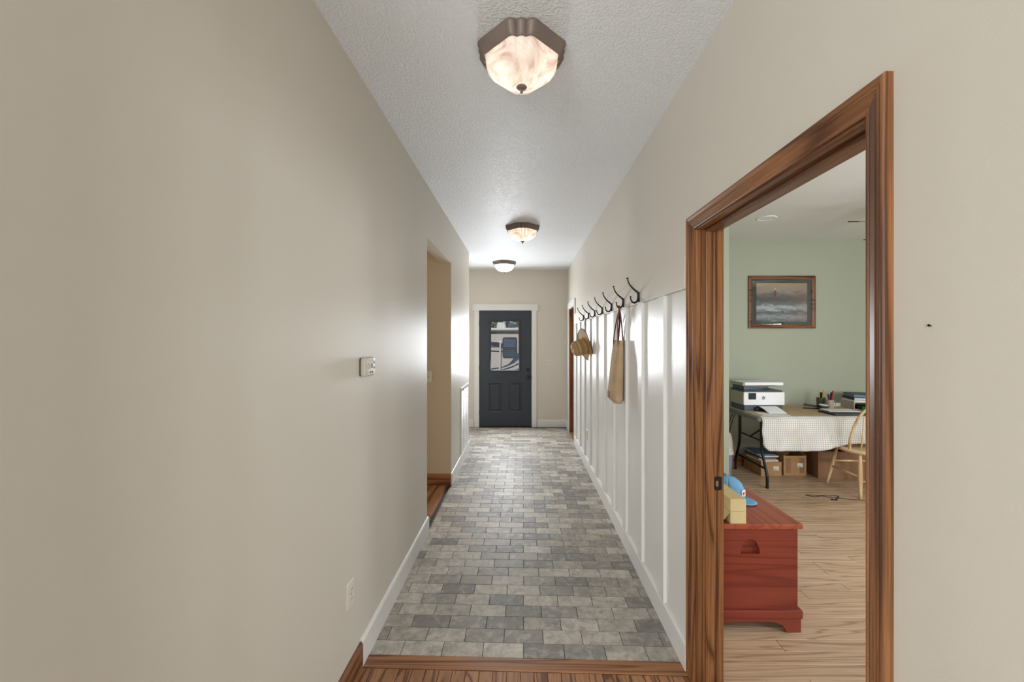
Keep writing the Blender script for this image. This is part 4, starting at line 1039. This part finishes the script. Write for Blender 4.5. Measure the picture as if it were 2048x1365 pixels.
MB().prism([(lx_ - .012, lz), (lx_ + .012, lz), (lx_ + .008, lz + .075), (lx_ - .008, lz + .075)], 'Y', -.0072, -.0067).build('painted_tower', 'strap', ar)
MB().prism([(lx_ - .009, lz + .075), (lx_ + .009, lz + .075), (lx_ + .006, lz + .095), (lx_, lz + .108), (lx_ - .006, lz + .095)], 'Y', -.0072, -.0067).build('painted_lantern', 'ochre', ar)
box(-pwid + fwid * .9, pwid - fwid * .9, -.0105, -.0090, -phei + fwid * .9, phei - fwid * .9).build('glass', 'picglass', pc_)

# earphones on the floor
tag(MB().tube(spline([(0, 0, .003), (.08, .03, .004), (.13, .10, .003), (.03, .12, .003), (-.10, .08, .003), (-.16, .13, .003), (-.04, .10, .006), (.02, .04, .012), (.05, .07, .004), (.16, .02, .003), (.30, -.02, .003), (.42, -.12, .003)], 6), .0028, 6).tube([(0, 0, .004), (.012, .004, .012)], [.006, .007], 8).tube([(.03, -.012, .004), (.044, -.006, .012)], [.006, .007], 8).build('earphones', 'cord', loc=(2.92, 3.98, 0), smooth=True), 'black earphones with tangled cable on the office floor', 'earphones')

# recessed light and ceiling fan
rl = thing('recessed_light', 'round white recessed light in the office ceiling', 'ceiling light', (px(1533, 4.22), 4.22, H))
MB().lathe([(.095, 0), (.095, -.004), (.088, -.008), (.070, -.004), (.066, .0)], 28).build('trim_ring', 'recess', rl, smooth=True)
MB().lathe([(.068, -.001), (.03, -.0015), (.001, -.0018)], 28).build('lens', 'label', rl, smooth=True)
fn = thing('ceiling_fan', 'brown ceiling fan with one thin blade tip in view', 'fan', (3.28, 3.42, H))
MB().lathe([(.07, 0), (.07, -.03), (.02, -.05), (.02, -.14), (.09, -.16), (.10, -.22), (.08, -.27), (.03, -.29), (.001, -.295)], 24).build('motor', 'fan', fn, smooth=True)
for k in range(4):
    a = PI - .03 + k * PI / 2
    b_ = MB().prism([(.16, -.05), (.45, -.068), (.58, -.062), (.605, -.03), (.605, .03), (.58, .062), (.45, .068), (.16, .05)], 'Z', -.004, .004).box(.06, .18, -.015, .015, -.010, -.004)
    b_.build('blade', 'fan', fn, (0, 0, -.255), rot=(math.radians(-15), 0, a))

# ------------------------------------------------------------------ windows off camera, all but the first added
w1 = thing('window_1', 'office window with white curtains outside the picture', 'window', (OXR, 1.15, .8), kind='structure')
for a in ((-.45, -.40, 0, 1.15), (.40, .45, 0, 1.15), (-.40, .40, 0, .05), (-.40, .40, 1.10, 1.15), (-.40, .40, .56, .59)): box(0, .10, *a).build('window_frame', 'trim', w1)
box(.05, .055, -.40, .40, .05, 1.10).build('pane', 'glass', w1)
for nm, x0, x1, lb in (('added_window_2', -3.7, -1.7, 'small invented living room window lighting the hall'), ('added_window_3', .2, 3.6, 'wide invented living room window lighting the hall')):  # invented openings for the living room fill
    w2 = thing(nm, lb, 'window', (0, -5.4, .45), kind='structure')
    for a in ((x0, x0 + .06, 0, .1, 0, 2.1), (x1 - .06, x1, 0, .1, 0, 2.1), (x0 + .06, x1 - .06, 0, .1, 0, .06), (x0 + .06, x1 - .06, 0, .1, 2.04, 2.1), ((x0 + x1) / 2 - .03, (x0 + x1) / 2 + .03, 0, .1, .06, 2.04)): box(*a).build('window_frame', 'trim', w2)
    box(x0 + .06, x1 - .06, .04, .045, .06, 2.04).build('pane', 'glass', w2)
w4 = thing('added_window_4', 'added office window lighting the table front', 'window', (3.4, OYN - .12, .8), kind='structure')  # invented opening for the added office fill
for a in ((-.9, -.84, 0, .12, 0, 1.3), (.84, .9, 0, .12, 0, 1.3), (-.84, .84, 0, .12, 0, .06), (-.84, .84, 0, .12, 1.24, 1.3), (-.03, .03, 0, .12, .06, 1.24)): box(*a).build('window_frame', 'trim', w4)
box(-.84, .84, .05, .055, .06, 1.24).build('pane', 'glass', w4)

# ------------------------------------------------------------------ outdoors: camper, trees, ground
S('ground', box(-30, 30, YE + .14, 60, -1.3, -.9), 'ground', 'dry grass ground outside the front door', 'ground')
YR = 15.0; SR = 840 / YR
def rp(x, y): return ((x - 1047) / SR, 1.515 - (y - 681.3) / SR)
rv = thing('camper_trailer', 'white camper trailer with teal stripes seen through the door window', 'camper', (-1.2, YR, -.9))
def rl_(x, y): a, b = rp(x, y); return (a + 1.2, b + .9)
top = rp(0, 659)[1] + .9
MB().prism([(0, .45), (2.4, .45), (2.4, top), (2.2, top + .06), (.2, top + .06), (0, top - .02)], 'X', -3.6, 3.2).build('body_shell', 'rvwhite', rv)
MB().tube([(-3.6, -.05, top - .01), (3.2, -.05, top - .01)], .055, 12).build('awning_roll', 'rvtrim', rv, smooth=True)
box(-3.6, 3.2, -.015, .0, top - .16, top - .10).build('drip_rail', 'rvdark', rv)
x0, z1 = rl_(1005.2, 675); x1, z0 = rl_(1034.2, 716.2)
wn = MB().prism(rounded(x0, x1, z0, z1, .075), 'Y', -.028, 0).build('window', 'rvdark', rv)
MB().prism(rounded(x0 + .035, x1 - .035, z0 + .035, z1 - .035, .055), 'Y', -.034, -.026).build('window_glass', 'rvglass', wn)
n_sl = 17
for k in range(n_sl):
    za = z0 + .06 + (z1 - z0 - .12) * k / n_sl
    if k in (7, 8): continue
    box(x0 + .05, x1 - .05, -.038, -.034, za, za + (.022 if k > 8 else .012)).build('blind_slat', 'rvblind', wn)
box(x0 + .03, x1 - .03, -.042, -.030, rl_(0, 698.5)[1], rl_(0, 696)[1]).build('window_bar', 'rvdark', wn)
def decal(pts, mat, d=.006): MB().prism([rl_(*q) for q in pts], 'Y', -d, 0).build('stripe', mat, rv)
decal([(960, 681), (981, 684), (1001, 685.5), (1005, 688), (1005, 697), (994, 695), (981, 690.5), (960, 688)], 'rvdark')
decal([(960, 688), (981, 691), (994, 695.6), (981, 695), (960, 694)], 'rvblue', .007)
decal([(940, 699), (981, 701), (1005, 703), (1005, 705), (981, 703.4), (940, 702)], 'rvdark')
decal([(1030, 711), (1040, 704), (1060, 690), (1060, 704), (1040, 717), (1028, 727), (1015, 733), (1001, 737), (982, 739.5), (960, 741), (960, 738.5), (982, 737), (1002, 735), (1017, 728.5), (1026, 719)], 'rvblue')
decal([(1060, 712), (1040, 724), (1028, 731.5), (1012, 737), (996, 741), (1006, 741), (1022, 736.5), (1036, 730), (1060, 719)], 'rvdark')
decal([(1060, 727), (1040, 736), (1024, 742), (1036, 742), (1060, 733)], 'rvblue')
a0, a1 = rl_(1001, 684), rl_(999, 748)
MB().tube([(a0[0], -.10, a0[1]), (a1[0], -.10, a1[1] - .6)], .032, 8).build('awning_arm', 'rvtrim', rv)
MB().tube([(a0[0] - .07, -.10, a0[1]), (a0[0] + .05, -.10, a0[1])], .02, 8).build('arm_bracket', 'rvtrim', rv)
MB().tube([(a0[0], -.10, rl_(0, 703)[1]), (x0, -.02, rl_(0, 703)[1])], .014, 6).build('arm_bracket', 'rvdark', rv)
bx0, bz = rl_(992, 657); bx1, bz1 = rl_(1011, 647.5)
MB().loops([[(x_, y_, top + .055) for x_, y_ in rounded(bx0, bx1, .25, .95, .06)], [(x_, y_, top + .2) for x_, y_ in rounded(bx0 + .01, bx1 - .01, .26, .94, .06)], [(x_, y_, top + .26) for x_, y_ in rounded(bx0 + .06, bx1 - .10, .32, .88, .05)]], True, False, True).build('roof_air_conditioner', 'rvtrim', rv, smooth=False)
bx0 = rl_(1014, 0)[0]; bx1 = rl_(1030, 0)[0]
MB().loops([[(x_, y_, top + .055) for x_, y_ in rounded(bx0, bx1, .3, .7, .06)], [(x_, y_, top + .17) for x_, y_ in rounded(bx0, bx1, .3, .7, .06)], [(x_, y_, top + .22) for x_, y_ in rounded(bx0 + .05, bx1 - .05, .35, .65, .05)]], True, False, True).build('roof_vent', 'rvblue', rv)
for wx in (-1.4, -.6):
    MB().lathe([(.10, -.11), (.34, -.11), (.36, 0), (.34, .11), (.10, .11)], 24).xf(Matrix.Translation((wx, .25, .36)) @ Matrix.Rotation(PI / 2, 4, 'X')).build('wheel', 'black', rv)
box(-.05, .05, .9, 1.1, 0, .46).build('jack_stand', 'iron', rv); box(2.6, 2.7, .9, 1.1, 0, .46).build('jack_stand', 'iron', rv)
rnd = random.Random(3)
def tree(label, loc, h, r_):
    t = thing('tree', label, 'tree', loc, 0, 'trees beyond the camper')
    MB().tube([(0, 0, 0), (.05, 0, h * .4), (-.04, .05, h * .8)], [.18, .13, .05], 8).build('trunk', 'bark', t, smooth=True)
    m = MB()
    for _ in range(2200):
        a = rnd.uniform(0, 2 * PI); u = rnd.uniform(-1, 1); q = rnd.random() ** .4
        s = math.sqrt(1 - u * u) * q
        c = Vector((r_ * s * math.cos(a), r_ * s * math.sin(a), h * .62 + h * .42 * u * q))
        n1 = Vector((rnd.uniform(-1, 1), rnd.uniform(-1, 1), rnd.uniform(-1, 1))).normalized(); n2 = n1.orthogonal().normalized(); sz = rnd.uniform(.07, .16)
        m.add([c - n1 * sz, c + n2 * sz * .5, c + n1 * sz, c - n2 * sz * .5], [(0, 1, 2, 3)])
    m.nofix = True; o = m.build('foliage', 'leaf', t); o['kind'] = 'stuff'
tree('dark green tree behind the left of the camper roof', (-3.4, 20.5, -.9), 5.6, 2.1)
tree('dark green tree behind the right of the camper roof', (1.9, 21.5, -.9), 6.2, 2.1)
tree('dark tree farthest behind the camper', (-1.0, 26, -.9), 7.0, 2.6)
